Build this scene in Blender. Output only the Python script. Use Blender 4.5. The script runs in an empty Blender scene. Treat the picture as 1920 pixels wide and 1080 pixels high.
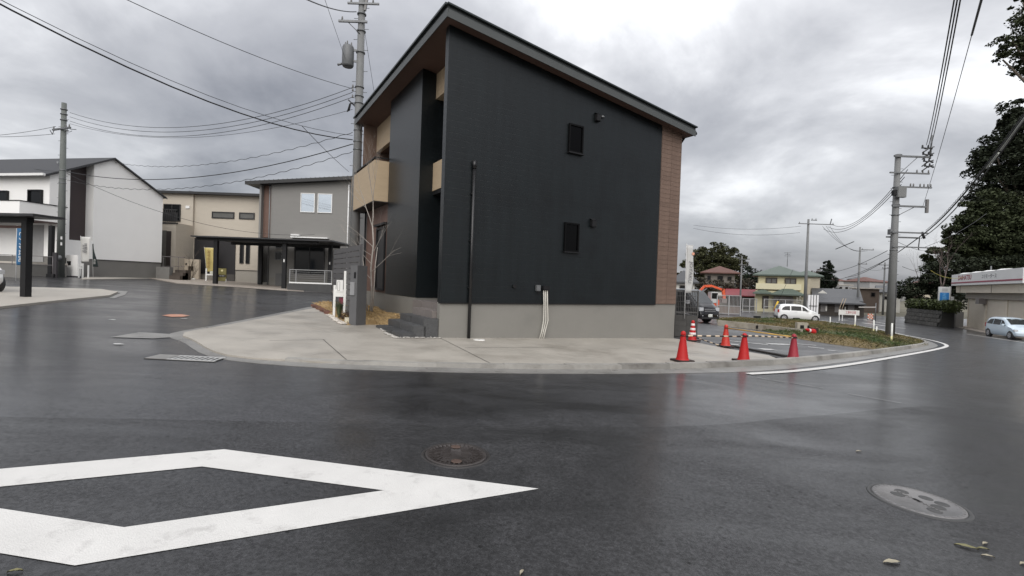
import bpy, bmesh, math, random
import numpy as np
from math import sin, cos, tan, pi, radians, atan, atan2, sqrt, tanh, copysign, hypot
from mathutils import Vector, Matrix
from mathutils.geometry import tessellate_polygon

# ------------------------------------------------------------------ camera, sky, sun, exposure
SC = bpy.context.scene
ROOT = SC.collection
F = 879.0; ROLL = atan(.035); PITCH = atan(11.4 / 879); EYE = 1.5
cam_data = bpy.data.cameras.new("camera"); cam = bpy.data.objects.new("camera", cam_data); ROOT.objects.link(cam)
cam_data.sensor_width = 36; cam_data.lens = 36 * F / 1920; cam_data.clip_start = .05; cam_data.clip_end = 6000
_fw = Vector((0, cos(PITCH), -sin(PITCH))); _up = Vector((0, sin(PITCH), cos(PITCH))); _rt = Vector((1, 0, 0))
_r = _rt * cos(ROLL) + _up * sin(ROLL); _u = -_rt * sin(ROLL) + _up * cos(ROLL)
cam.matrix_world = Matrix(((_r.x, _u.x, -_fw.x, 0), (_r.y, _u.y, -_fw.y, 0), (_r.z, _u.z, -_fw.z, EYE), (0, 0, 0, 1)))
SC.camera = cam
SC.view_settings.view_transform = 'Standard'; SC.view_settings.look = 'None'
SC.view_settings.exposure = 1.14
SC.view_settings.gamma = 1; SC.view_settings.use_curve_mapping = False
SUN_EL, SUN_AZ = radians(38), radians(178)          # overcast: a very broad soft sun behind the camera
sl = bpy.data.lights.new("sun", 'SUN'); sl.energy = 1.05; sl.angle = radians(60); sl.color = (1, .97, .93)
so = bpy.data.objects.new("sun", sl); ROOT.objects.link(so)
_sd = Vector((sin(SUN_AZ) * cos(SUN_EL), cos(SUN_AZ) * cos(SUN_EL), sin(SUN_EL)))
so.rotation_euler = _sd.to_track_quat('Z', 'Y').to_euler()

W = bpy.data.worlds.new("World"); SC.world = W; W.use_nodes = True
def make_sky():
    nt = W.node_tree; nt.nodes.clear(); N = nt.nodes.new; L = nt.links.new
    out = N('ShaderNodeOutputWorld'); mixs = N('ShaderNodeMixShader'); bgc = N('ShaderNodeBackground'); bgs = N('ShaderNodeBackground')
    sky = N('ShaderNodeTexSky'); sky.sky_type = 'NISHITA'; sky.sun_disc = False
    sky.sun_elevation = SUN_EL; sky.sun_rotation = SUN_AZ; sky.dust_density = 3
    L(sky.outputs[0], bgs.inputs[0]); bgs.inputs[1].default_value = .07
    tc = N('ShaderNodeTexCoord'); sep = N('ShaderNodeSeparateXYZ'); L(tc.outputs['Generated'], sep.inputs[0])
    def math(op, a, b=None, clamp=False):
        m = N('ShaderNodeMath'); m.operation = op; m.use_clamp = clamp
        for i, v in enumerate((a, b)):
            if v is None: continue
            if isinstance(v, (int, float)): m.inputs[i].default_value = v
            else: L(v, m.inputs[i])
        return m.outputs[0]
    zz = math('ADD', math('MAXIMUM', sep.outputs[2], 0), .34)
    cmb = N('ShaderNodeCombineXYZ'); L(math('DIVIDE', sep.outputs[0], zz), cmb.inputs[0]); L(math('DIVIDE', sep.outputs[1], zz), cmb.inputs[1])
    def noise(scale, detail, rough, dist, loc, stretch=(1, 1, 1)):
        mp = N('ShaderNodeMapping'); mp.inputs['Location'].default_value = loc; mp.inputs['Scale'].default_value = stretch; L(cmb.outputs[0], mp.inputs[0])
        n = N('ShaderNodeTexNoise'); n.inputs['Scale'].default_value = scale; n.inputs['Detail'].default_value = detail
        n.inputs['Roughness'].default_value = rough; n.inputs['Distortion'].default_value = dist; L(mp.outputs[0], n.inputs[0]); return n.outputs[0]
    n1 = noise(.62, 5, .5, .35, SKY_OFF[0]); n2 = noise(1.7, 6, .55, .5, SKY_OFF[1]); n3 = noise(5.0, 6, .6, .2, SKY_OFF[2])
    v = math('ADD', math('ADD', math('MULTIPLY', n1, .62), math('MULTIPLY', n2, .38)), math('MULTIPLY', n3, .09))
    cr = N('ShaderNodeValToRGB'); e = cr.color_ramp.elements
    e[0].position = .41; e[0].color = (.13, .133, .146, 1); e[1].position = .665; e[1].color = (.52, .525, .535, 1)
    for p, c in ((.475, (.195, .198, .212)), (.54, (.25, .253, .266)), (.60, (.345, .348, .36))):
        k = e.new(p); k.color = c + (1,)
    L(v, cr.inputs[0])
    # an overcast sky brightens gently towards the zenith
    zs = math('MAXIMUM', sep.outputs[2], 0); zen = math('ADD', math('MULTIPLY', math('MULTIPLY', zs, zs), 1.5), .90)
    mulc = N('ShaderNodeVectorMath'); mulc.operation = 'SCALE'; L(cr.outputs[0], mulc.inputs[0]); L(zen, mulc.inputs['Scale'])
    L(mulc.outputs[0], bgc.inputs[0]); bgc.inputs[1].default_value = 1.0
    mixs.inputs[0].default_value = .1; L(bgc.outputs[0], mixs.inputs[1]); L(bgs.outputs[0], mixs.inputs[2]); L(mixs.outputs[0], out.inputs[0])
SKY_OFF = [(9.4, 3.1, 0), (2.6, 8.2, 0), (1.2, 7.7, 0)]
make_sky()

# ------------------------------------------------------------------ survey: rays of the camera to places on the sloping ground
CAM = Vector((0, 0, EYE))
def ray(u, v):
    du, dv = u - 960, v - 540; c, s = cos(ROLL), sin(ROLL)
    a = du * c + dv * s; b = -du * s + dv * c
    return Vector((a, F * cos(PITCH) - b * sin(PITCH), -F * sin(PITCH) - b * cos(PITCH))) / F
def gz(x, y):                                        # the site falls gently to the east
    v = -.036 * x - .005 * y; a = abs(v)
    if a > .9: a = .9 + .5 * tanh((a - .9) / .5)
    return copysign(a, v)
def G(u, v):
    d = ray(u, v); f = lambda t: EYE + d.z * t - gz(d.x * t, d.y * t)
    t = .5
    while f(t) > 0 and t < 2000: t *= 1.02
    lo, hi = t / 1.02, t
    for _ in range(40):
        m = (lo + hi) / 2
        if f(m) > 0: lo = m
        else: hi = m
    return CAM + d * hi
def D(u, v, y):
    d = ray(u, v); return CAM + d * (y / d.y)
def Zp(u, v, z):
    d = ray(u, v); return CAM + d * ((z - EYE) / d.z)
def on_ground(x, y, dz=0): return Vector((x, y, gz(x, y) + dz))

# ------------------------------------------------------------------ materials
MATS = {}
def M(name, col, rough=.6, var=.12, scale=3.0, bump=0.0, bscale=60.0, metal=0.0, spec=.5, rvar=0.0, dirt=None, stretch=None, island=0.0, objvar=0.0, emis=None, coat=0.0, grooves=0.0):
    """colour with soft noise wear, optional fine relief, optional streaky dirt and per-piece variation"""
    if name in MATS: return MATS[name]
    m = bpy.data.materials.new(name); m.use_nodes = True; nt = m.node_tree; N = nt.nodes.new; L = nt.links.new
    b = nt.nodes['Principled BSDF']
    tc = N('ShaderNodeTexCoord'); mp = N('ShaderNodeMapping'); L(tc.outputs['Object'], mp.inputs[0])
    if stretch: mp.inputs['Scale'].default_value = stretch
    n = N('ShaderNodeTexNoise'); n.inputs['Scale'].default_value = scale; n.inputs['Detail'].default_value = 6; n.inputs['Roughness'].default_value = .6; L(mp.outputs[0], n.inputs[0])
    def math(op, a, bb):
        q = N('ShaderNodeMath'); q.operation = op
        for i, v in enumerate((a, bb)):
            if isinstance(v, (int, float)): q.inputs[i].default_value = v
            else: L(v, q.inputs[i])
        return q.outputs[0]
    fac = math('ADD', math('MULTIPLY', math('SUBTRACT', n.outputs[0], .5), 2 * var * 1.6), 1.0)
    if island:
        geo = N('ShaderNodeNewGeometry'); fac = math('MULTIPLY', fac, math('ADD', math('MULTIPLY', math('SUBTRACT', geo.outputs['Random Per Island'], .5), 2 * island), 1.0))
    if objvar:
        oi = N('ShaderNodeObjectInfo'); fac = math('MULTIPLY', fac, math('ADD', math('MULTIPLY', math('SUBTRACT', oi.outputs['Random'], .5), 2 * objvar), 1.0))
    base = N('ShaderNodeRGB'); base.outputs[0].default_value = (*col, 1); csock = base.outputs[0]
    if dirt:
        dn = N('ShaderNodeTexNoise'); dn.inputs['Scale'].default_value = dirt[1]; dn.inputs['Detail'].default_value = 8; dn.inputs['Roughness'].default_value = .65; L(tc.outputs['Object'], dn.inputs[0])
        r = N('ShaderNodeValToRGB'); r.color_ramp.elements[0].position = dirt[2]; r.color_ramp.elements[1].position = dirt[2] + .18; L(dn.outputs[0], r.inputs[0])
        mx = N('ShaderNodeMix'); mx.data_type = 'RGBA'; L(r.outputs[0], mx.inputs[0]); L(csock, mx.inputs[6]); mx.inputs[7].default_value = (*dirt[0], 1); csock = mx.outputs[2]
    sc = N('ShaderNodeVectorMath'); sc.operation = 'SCALE'; L(csock, sc.inputs[0]); L(fac, sc.inputs['Scale'])
    L(sc.outputs[0], b.inputs['Base Color'])
    b.inputs['Metallic'].default_value = metal; b.inputs['Specular IOR Level'].default_value = spec; b.inputs['Coat Weight'].default_value = coat
    if rvar:
        L(math('ADD', math('MULTIPLY', math('SUBTRACT', n.outputs[0], .5), 2 * rvar), rough), b.inputs['Roughness'])
    else: b.inputs['Roughness'].default_value = rough
    if bump:
        bn = N('ShaderNodeTexNoise'); bn.inputs['Scale'].default_value = bscale; bn.inputs['Detail'].default_value = 4; L(mp.outputs[0], bn.inputs[0])
        bp = N('ShaderNodeBump'); bp.inputs['Strength'].default_value = bump; bp.inputs['Distance'].default_value = .02; L(bn.outputs[0], bp.inputs['Height']); L(bp.outputs[0], b.inputs['Normal'])
    if grooves:                                      # shallow lap joints every so many metres of height
        sp = N('ShaderNodeSeparateXYZ'); L(tc.outputs['Object'], sp.inputs[0]); fr = N('ShaderNodeMath'); fr.operation = 'FRACT'; L(math('DIVIDE', sp.outputs[2], grooves), fr.inputs[0])
        mr = N('ShaderNodeMapRange'); L(fr.outputs[0], mr.inputs[0]); mr.inputs[1].default_value = 0; mr.inputs[2].default_value = .09
        gb = N('ShaderNodeBump'); gb.inputs['Strength'].default_value = .3; gb.inputs['Distance'].default_value = .004; L(mr.outputs[0], gb.inputs['Height'])
        if bump: L(bp.outputs[0], gb.inputs['Normal'])
        L(gb.outputs[0], b.inputs['Normal'])
    if emis:
        b.inputs['Emission Color'].default_value = (*emis[0], 1); b.inputs['Emission Strength'].default_value = emis[1]
    MATS[name] = m; return m

def asphalt(name, col, rlo, rhi, speck, wet, coat=.5, crough=.16):
    """wet asphalt: stone grain, damp stretches that turn it darker and smoother"""
    if name in MATS: return MATS[name]
    m = bpy.data.materials.new(name); m.use_nodes = True; nt = m.node_tree; N = nt.nodes.new; L = nt.links.new; b = nt.nodes['Principled BSDF']
    tc = N('ShaderNodeTexCoord'); P = tc.outputs['Object']
    def noise(s, d, r, dist=0, st=None):
        src = P
        if st:
            mp = N('ShaderNodeMapping'); mp.inputs['Scale'].default_value = st; mp.inputs['Rotation'].default_value = (0, 0, .25); L(P, mp.inputs[0]); src = mp.outputs[0]
        n = N('ShaderNodeTexNoise'); n.inputs['Scale'].default_value = s; n.inputs['Detail'].default_value = d; n.inputs['Roughness'].default_value = r; n.inputs['Distortion'].default_value = dist; L(src, n.inputs[0]); return n.outputs[0]
    def ramp(s, p0, c0, p1, c1):
        r = N('ShaderNodeValToRGB'); r.color_ramp.elements[0].position = p0; r.color_ramp.elements[1].position = p1
        r.color_ramp.elements[0].color = (*c0, 1) if not isinstance(c0, float) else (c0, c0, c0, 1); r.color_ramp.elements[1].color = (*c1, 1) if not isinstance(c1, float) else (c1, c1, c1, 1); L(s, r.inputs[0]); return r.outputs[0]
    grain = noise(130, 3, .7); patch = noise(.35, 7, .62, .6, (1, 2.2, 1)); mid = noise(3.2, 6, .65, .3)
    def mul(a, bb):
        q = N('ShaderNodeMix'); q.data_type = 'RGBA'; q.blend_type = 'MULTIPLY'; q.inputs[0].default_value = 1; L(a, q.inputs[6]); L(bb, q.inputs[7]); return q.outputs[2]
    c = ramp(grain, .32, tuple(x * .45 for x in col), .72, tuple(x * 1.9 for x in col))
    c = mul(c, ramp(mid, .3, .66, .7, 1.25)); c = mul(c, ramp(patch, .38, .55, .6, 1.25)); g2 = noise(34, 4, .75); c = mul(c, ramp(g2, .35, .75, .65, 1.22)); pk = None
    # pocks and pebbles
    vo = N('ShaderNodeTexVoronoi'); vo.inputs['Scale'].default_value = 9; vo.inputs['Randomness'].default_value = 1; L(P, vo.inputs[0])
    pk0 = ramp(vo.outputs['Distance'], .06, 1.0 - speck, .17, 1.0); spm = ramp(noise(1.3, 4, .6), .48, 0.0, .56, 1.0)
    qm = N('ShaderNodeMix'); qm.data_type = 'RGBA'; L(spm, qm.inputs[0]); qm.inputs[6].default_value = (1, 1, 1, 1); L(pk0, qm.inputs[7]); pk = mul(qm.outputs[2], ramp(g2, .38, .62, .6, 1.1))
    c = mul(c, pk)
    L(c, b.inputs['Base Color'])
    r1 = N('ShaderNodeMapRange'); L(patch, r1.inputs[0]); r1.inputs[1].default_value = .36; r1.inputs[2].default_value = .62; r1.inputs[3].default_value = rlo; r1.inputs[4].default_value = rhi
    ad = N('ShaderNodeMath'); ad.operation = 'MULTIPLY_ADD'; L(mid, ad.inputs[0]); ad.inputs[1].default_value = .16; L(r1.outputs[0], ad.inputs[2])
    L(ad.outputs[0], b.inputs['Roughness']); b.inputs['Specular IOR Level'].default_value = wet; cw = N('ShaderNodeMapRange'); L(patch, cw.inputs[0]); cw.inputs[1].default_value = .36; cw.inputs[2].default_value = .6; cw.inputs[3].default_value = .85; cw.inputs[4].default_value = coat; cm_ = N('ShaderNodeMath'); cm_.operation = 'MULTIPLY'; L(cw.outputs[0], cm_.inputs[0]); L(pk, cm_.inputs[1]); L(cm_.outputs[0], b.inputs['Coat Weight']); b.inputs['Coat Roughness'].default_value = crough; b.inputs['Coat IOR'].default_value = 1.45
    bp = N('ShaderNodeBump'); bp.inputs['Strength'].default_value = .6; bp.inputs['Distance'].default_value = .006
    hn = noise(90, 4, .7); L(hn, bp.inputs['Height']); L(bp.outputs[0], b.inputs['Normal'])
    MATS[name] = m; return m

# ------------------------------------------------------------------ mesh builder and object helpers
class MB:
    def __init__(s): s.v = []; s.f = []; s.sm = []
    def add(s, vs, fs, smooth=False):
        o = len(s.v); s.v += [tuple(p) for p in vs]
        for f in fs: s.f.append([o + i for i in f]); s.sm.append(smooth)
        return s
    def box(s, x0, x1, y0, y1, z0, z1):
        vs = [(x, y, z) for z in (z0, z1) for y in (y0, y1) for x in (x0, x1)]
        return s.add(vs, [(0, 2, 3, 1), (4, 5, 7, 6), (0, 1, 5, 4), (2, 6, 7, 3), (0, 4, 6, 2), (1, 3, 7, 5)])
    def obox(s, p0, p1, w, h, up=(0, 0, 1)):          # a bar from p0 to p1
        p0, p1 = Vector(p0), Vector(p1); d = (p1 - p0).normalized(); up = Vector(up)
        if abs(d.dot(up)) > .99: up = Vector((0, 1, 0))
        a = d.cross(up).normalized() * (w / 2); b = a.cross(d).normalized() * (h / 2)
        vs = [p + a * i + b * j for p in (p0, p1) for j in (-1, 1) for i in (-1, 1)]
        return s.add(vs, [(0, 1, 3, 2), (4, 6, 7, 5), (0, 4, 5, 1), (2, 3, 7, 6), (0, 2, 6, 4), (1, 5, 7, 3)])
    def tube(s, pts, r, n=6, caps=True):
        pts = [Vector(p) for p in pts]; rs = r if isinstance(r, (list, tuple)) else [r] * len(pts)
        vs = []; fs = []; ref = None
        for i, p in enumerate(pts):
            d = (pts[min(i + 1, len(pts) - 1)] - pts[max(i - 1, 0)]).normalized()
            if ref is None: ref = Vector((1, 0, 0)) if abs(d.x) < .8 else Vector((0, 1, 0))
            a = d.cross(ref).normalized(); b = d.cross(a).normalized(); ref = -b if False else ref
            for k in range(n): t = 2 * pi * k / n; vs.append(p + (a * cos(t) + b * sin(t)) * rs[i])
        for i in range(len(pts) - 1):
            for k in range(n): q = (k + 1) % n; fs.append((i * n + k, i * n + q, (i + 1) * n + q, (i + 1) * n + k))
        s.add(vs, fs, True)
        if caps:
            o = len(s.v) - len(vs); s.f.append([o + k for k in range(n)][::-1]); s.sm.append(False)
            s.f.append([o + (len(pts) - 1) * n + k for k in range(n)]); s.sm.append(False)
        return s
    def cyl(s, c, r, h, n=16, r2=None): return s.tube([c, (c[0], c[1], c[2] + h)], [r, r if r2 is None else r2], n)
    def prism(s, poly, z0, z1):                       # poly: xy outline (counter-clockwise); z1 may be a function
        n = len(poly); zt = z1 if callable(z1) else (lambda x, y: z1); zb = z0 if callable(z0) else (lambda x, y: z0)
        vs = [(x, y, zb(x, y)) for x, y in poly] + [(x, y, zt(x, y)) for x, y in poly]
        fs = [(i, (i + 1) % n, n + (i + 1) % n, n + i) for i in range(n)]
        tri = tessellate_polygon([[Vector((x, y, 0)) for x, y in poly]])
        for t in tri:
            a = [Vector(poly[i]) for i in t]; cr = (a[1] - a[0]).cross(a[2] - a[0]) if False else ((a[1].x - a[0].x) * (a[2].y - a[0].y) - (a[1].y - a[0].y) * (a[2].x - a[0].x))
            t = t if cr > 0 else t[::-1]
            fs.append(tuple(n + i for i in t)); fs.append(tuple(t[::-1]))
        return s.add(vs, fs)
    def lathe(s, prof, n=24, c=(0, 0, 0)):            # prof: (r,z)
        vs = [(c[0] + r * cos(2 * pi * k / n), c[1] + r * sin(2 * pi * k / n), c[2] + z) for r, z in prof for k in range(n)]
        fs = [(i * n + k, i * n + (k + 1) % n, (i + 1) * n + (k + 1) % n, (i + 1) * n + k) for i in range(len(prof) - 1) for k in range(n)]
        return s.add(vs, fs, True)
    def quad(s, a, b, c, d): return s.add([a, b, c, d], [(0, 1, 2, 3)])
    def mesh(s, name, mat):
        me = bpy.data.meshes.new(name); me.from_pydata(s.v, [], s.f); me.materials.append(mat)
        me.polygons.foreach_set('use_smooth', s.sm); me.update(); return me
    def build(s, name, mat, parent=None, world=False, bevel=0, label=None):
        if world and parent is not None:
            inv = base_matrix(parent).inverted(); s.v = [tuple(inv @ Vector(p)) for p in s.v]
        me = s.mesh(name, mat)
        if bevel:
            bm = bmesh.new(); bm.from_mesh(me); bmesh.ops.bevel(bm, geom=[e for e in bm.edges if len(e.link_faces) == 2 and e.calc_face_angle(0) > .5], offset=bevel, segments=2, affect='EDGES', clamp_overlap=True)
            bm.to_mesh(me); bm.free()
        o = bpy.data.objects.new(name, me); ROOT.objects.link(o)
        if parent is not None: o.parent = parent
        if label: o['label'] = label
        return o
def base_matrix(o):
    m = Matrix.Identity(4)
    while o is not None:
        m = Matrix.Translation(o.location) @ o.rotation_euler.to_matrix().to_4x4() @ m; o = o.parent
    return m
def thing(name, label, cat, loc=(0, 0, 0), rz=0, group=None):
    o = bpy.data.objects.new(name, None); ROOT.objects.link(o); o.empty_display_size = .2
    o.location = loc; o.rotation_euler = (0, 0, rz); o['label'] = label; o['category'] = cat
    if group: o['group'] = group
    return o
def tag(o, label, cat, group=None):
    o['label'] = label; o['category'] = cat
    if group: o['group'] = group
    return o
def struct(o, kind='structure'): o['kind'] = kind; return o
def inst(me, name, parent, loc=(0, 0, 0), rot=(0, 0, 0), scale=(1, 1, 1)):
    o = bpy.data.objects.new(name, me); ROOT.objects.link(o); o.parent = parent; o.location = loc; o.rotation_euler = rot; o.scale = scale; return o
def copy_tree(o, parent=None):
    c = o.copy(); ROOT.objects.link(c); c.parent = parent
    for ch in list(o.children): copy_tree(ch, c)
    return c
def smooth_line(pts, step, closed=False):
    """Catmull-Rom through xy points, resampled at even steps"""
    P = [Vector((p[0], p[1])) for p in pts]; out = []; n = len(P)
    for i in range(n if closed else n - 1):
        g = (lambda k: P[k % n]) if closed else (lambda k: P[max(0, min(n - 1, k))])
        p0, p1, p2, p3 = g(i - 1), g(i), g(i + 1), g(i + 2)
        for k in range(24):
            t = k / 24; out.append(.5 * ((2 * p1) + (p2 - p0) * t + (2 * p0 - 5 * p1 + 4 * p2 - p3) * t * t + (3 * p1 - p0 - 3 * p2 + p3) * t ** 3))
    out.append(P[0] if closed else P[-1])
    res = [out[0]]; acc = 0
    for a, b in zip(out, out[1:]):
        L = (b - a).length
        while L > 1e-9 and acc + L >= step:
            a = a + (b - a) * ((step - acc) / L); res.append(a.copy()); L = (b - a).length; acc = 0
        acc += L
    if (res[-1] - out[-1]).length > step * .3: res.append(out[-1])
    return res
def offset_line(pts, d):
    out = []
    for i, p in enumerate(pts):
        a = pts[max(0, i - 1)]; b = pts[min(len(pts) - 1, i + 1)]; t = (b - a).normalized(); out.append(p + Vector((-t.y, t.x)) * d)
    return out
def drape(name, poly, dz, mat, skirt=.0, cell=1.5, edge=None):
    """flat sheet following the ground; skirt closes its rim downwards"""
    bm = bmesh.new(); vs = [bm.verts.new((p[0], p[1], 0)) for p in poly]
    for t in tessellate_polygon([[Vector((p[0], p[1], 0)) for p in poly]]):
        try: bm.faces.new([vs[i] for i in t])
        except ValueError: pass
    for _ in range(6):
        es = [e for e in bm.edges if e.calc_length() > cell]
        if not es or len(bm.faces) > 30000: break
        bmesh.ops.subdivide_edges(bm, edges=es, cuts=1); bmesh.ops.triangulate(bm, faces=bm.faces[:])
    bmesh.ops.recalc_face_normals(bm, faces=bm.faces[:])
    for f in bm.faces:
        if f.normal.z < 0: f.normal_flip()
    for v in bm.verts: v.co.z = gz(v.co.x, v.co.y) + (dz(v.co.x, v.co.y) if callable(dz) else dz)
    if skirt:
        r = bmesh.ops.extrude_edge_only(bm, edges=[e for e in bm.edges if e.is_boundary])
        for v in [g for g in r['geom'] if isinstance(g, bmesh.types.BMVert)]: v.co.z -= skirt
    me = bpy.data.meshes.new(name); bm.to_mesh(me); bm.free(); me.materials.append(mat)
    o = bpy.data.objects.new(name, me); ROOT.objects.link(o); return o
def ribbon(name, line, w, dz, mat, parent=None):
    """a painted strip of width w centred on a line of xy points"""
    a = offset_line(line, w / 2); b = offset_line(line, -w / 2); mb = MB()
    vs = [(p.x, p.y, gz(p.x, p.y) + dz) for p in a] + [(p.x, p.y, gz(p.x, p.y) + dz) for p in b]; n = len(line)
    mb.add(vs, [(i, n + i, n + i + 1, i + 1) for i in range(n - 1)]); return mb.build(name, mat, parent, world=parent is not None)
def xy(*px): return [Vector(G(u, v).xy) for u, v in px]
def text_mesh(name, body, size, mat, parent, loc, rot, width=None, depth=.004, spacing=1.0, bold=0.0, align='CENTER'):
    cu = bpy.data.curves.new(name, 'FONT'); cu.body = body; cu.size = size; cu.align_x = align; cu.align_y = 'CENTER'; cu.extrude = depth / 2; cu.space_character = spacing; cu.offset = bold; cu.resolution_u = 3
    t = bpy.data.objects.new(name, cu); ROOT.objects.link(t)
    me = bpy.data.meshes.new_from_object(t.evaluated_get(bpy.context.evaluated_depsgraph_get())); bpy.data.objects.remove(t); me.name = name
    me.materials.clear(); me.materials.append(mat)
    o = bpy.data.objects.new(name, me); ROOT.objects.link(o); o.parent = parent; o.location = loc; o.rotation_euler = rot
    if width:
        xs = [v.co.x for v in me.vertices]; w = max(xs) - min(xs) if xs else 1; k = width / w
        for v in me.vertices: v.co.x *= k
    return o
def window(parent, M4, w, h, frame, glass, fw=.05, depth=.07, mull=0, name='window', mullh=0):
    """framed window in the plane of M4 (x right, z up, -y outwards), its frame standing proud of the wall; returns the frame"""
    mb = MB(); d = -depth
    mb.box(0, w, d, .0, 0, fw); mb.box(0, w, d, .0, h - fw, h); mb.box(0, fw, d, .0, fw, h - fw); mb.box(w - fw, w, d, .0, fw, h - fw)
    for i in range(mull): x = w * (i + 1) / (mull + 1); mb.box(x - fw * .4, x + fw * .4, d * .85, -.001, fw, h - fw)
    for i in range(mullh): z = h * (i + 1) / (mullh + 1); mb.box(fw, w - fw, d * .8, -.002, z - fw * .35, z + fw * .35)
    mb.v = [tuple(M4 @ Vector(p)) for p in mb.v]; fr = mb.build(name, frame, parent)
    g = MB().box(fw, w - fw, d * .35, d * .25, fw, h - fw); g.v = [tuple(M4 @ Vector(p)) for p in g.v]; g.build('pane', glass, fr); return fr
def frame_of(o, xdir, z=(0, 0, 1)):
    """matrix with x along xdir, z up, y into the wall"""
    x = Vector(xdir).normalized(); zz = Vector(z); y = zz.cross(x).normalized()
    return Matrix(((x.x, y.x, zz.x, o[0]), (x.y, y.y, zz.y, o[1]), (x.z, y.z, zz.z, o[2]), (0, 0, 0, 1)))
# ------------------------------------------------------------------ vegetation builders
def leaf_cloud(blobs, n, size, mat, name, parent, seed=1, hollow=.45, flat=.6, clump=0):
    """n leaf-sized faces spread through the shells of ellipsoid blobs (centre, radii); clumped, with gaps"""
    rs = np.random.RandomState(seed); vol = np.array([b[1][0] * b[1][1] * b[1][2] for b in blobs]) ** .67; vol /= vol.sum(); P = []
    for (c, r), k in zip(blobs, (vol * n).astype(int) + 1):
        if clump:
            m = max(3, k // clump); d = rs.normal(size=(m, 3)); d /= np.linalg.norm(d, axis=1)[:, None]
            rad = (hollow + (1.0 - hollow) * rs.rand(m) ** .6)[:, None]; cen = d * rad
            off = rs.normal(size=(k, 3)); off *= np.minimum(1, 1.5 / np.linalg.norm(off, axis=1))[:, None]; pts = cen[rs.randint(0, m, k)] + off * .15 * np.array([1.15, 1.15, .7])
        else:
            d = rs.normal(size=(k, 3)); d /= np.linalg.norm(d, axis=1)[:, None]; pts = d * (hollow + (1 - hollow) * rs.rand(k) ** .7)[:, None]
        P.append(np.array(c) + pts * np.array(r))
    P = np.concatenate(P); k = len(P); nrm = rs.normal(size=(k, 3)); nrm[:, 2] = np.abs(nrm[:, 2]) + flat; nrm /= np.linalg.norm(nrm, axis=1)[:, None]
    t = np.cross(nrm, rs.normal(size=(k, 3))); t /= np.linalg.norm(t, axis=1)[:, None]; b = np.cross(nrm, t); s = (size * (.55 + .9 * rs.rand(k)))[:, None]
    V = np.stack([P - t * s * .5, P + b * s * .32 + nrm * s * .08, P + t * s * .5, P - b * s * .32 + nrm * s * .08], 1).reshape(-1, 3)
    me = bpy.data.meshes.new(name); me.vertices.add(4 * k); me.vertices.foreach_set('co', V.astype(np.float32).ravel())
    me.loops.add(4 * k); me.loops.foreach_set('vertex_index', np.arange(4 * k, dtype=np.int32)); me.polygons.add(k); me.polygons.foreach_set('loop_start', np.arange(0, 4 * k, 4, dtype=np.int32)); me.update(calc_edges=True); me.validate()
    me.materials.append(mat); o = bpy.data.objects.new(name, me); ROOT.objects.link(o)
    if parent is not None: o.parent = parent
    return o
def branches(mb, p, d, L, r, depth, rnd, spread=.5, up=.15, kids=3, tips=None):
    pts = [p]; rs = [r]; q = p.copy(); dd = d.copy(); n = 4
    for k in range(n):
        dd = (dd + Vector((rnd.gauss(0, .09), rnd.gauss(0, .09), rnd.gauss(0, .05) + up * .12))).normalized(); q = q + dd * (L / n); pts.append(q.copy()); rs.append(r * (1 - .5 * (k + 1) / n))
    mb.tube(pts, rs, 5 if r > .02 else 3, caps=False)
    if depth <= 0:
        if tips is not None: tips.append(q)
        return
    for k in range(kids):
        i = rnd.randint(2, n); s = Vector((rnd.gauss(0, 1), rnd.gauss(0, 1), rnd.gauss(0, .6))); s = (s - dd * s.dot(dd)).normalized()
        branches(mb, pts[i], (dd + s * spread * rnd.uniform(.7, 1.3)).normalized(), L * rnd.uniform(.5, .75), rs[i] * .62, depth - 1, rnd, spread, up, kids, tips)
bark = M('bark', (.11, .09, .07), .9, .3, 6, .6, 20)
leafA = M('leaf_evergreen', (.046, .056, .028), .75, .25, .3, island=.35, spec=.15)
leafB = M('leaf_dark', (.032, .039, .025), .8, .25, .3, island=.35, spec=.12)
leafC = M('leaf_olive', (.058, .061, .03), .8, .25, .3, island=.45, spec=.15)
leafD = M('leaf_conifer', (.022, .03, .02), .8, .2, .4, island=.35, spec=.12)
hedge_m = M('leaf_hedge', (.055, .07, .022), .6, .2, .8, island=.5, spec=.3)
def tree(label, base, trunk_h, trunk_r, blobs, n, size, mat, seed, name='broadleaf_tree', group=None, limbs=5, clump=40, hollow=.5):
    t = thing(name, label, 'tree', base, 0, group); rnd = random.Random(seed); mb = MB()
    mb.tube([(0, 0, -.4), (0, 0, .3), (.1, .05, trunk_h * .5), (.0, .1, trunk_h)], [trunk_r * 1.5, trunk_r * 1.05, trunk_r * .85, trunk_r * .6], 9)
    for k in range(limbs):
        b = blobs[k % len(blobs)]; e = Vector(b[0]); s = Vector((0, 0, trunk_h * rnd.uniform(.55, 1))); m = (s + e) / 2 + Vector((rnd.gauss(0, .3), rnd.gauss(0, .3), .4)); mb.tube([s, m, e], [trunk_r * .5, trunk_r * .32, trunk_r * .1], 6)
    mb.build('trunk', bark, t); leaf_cloud(blobs, n, size, mat, 'crown', t, seed, hollow, clump=clump); return t
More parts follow.
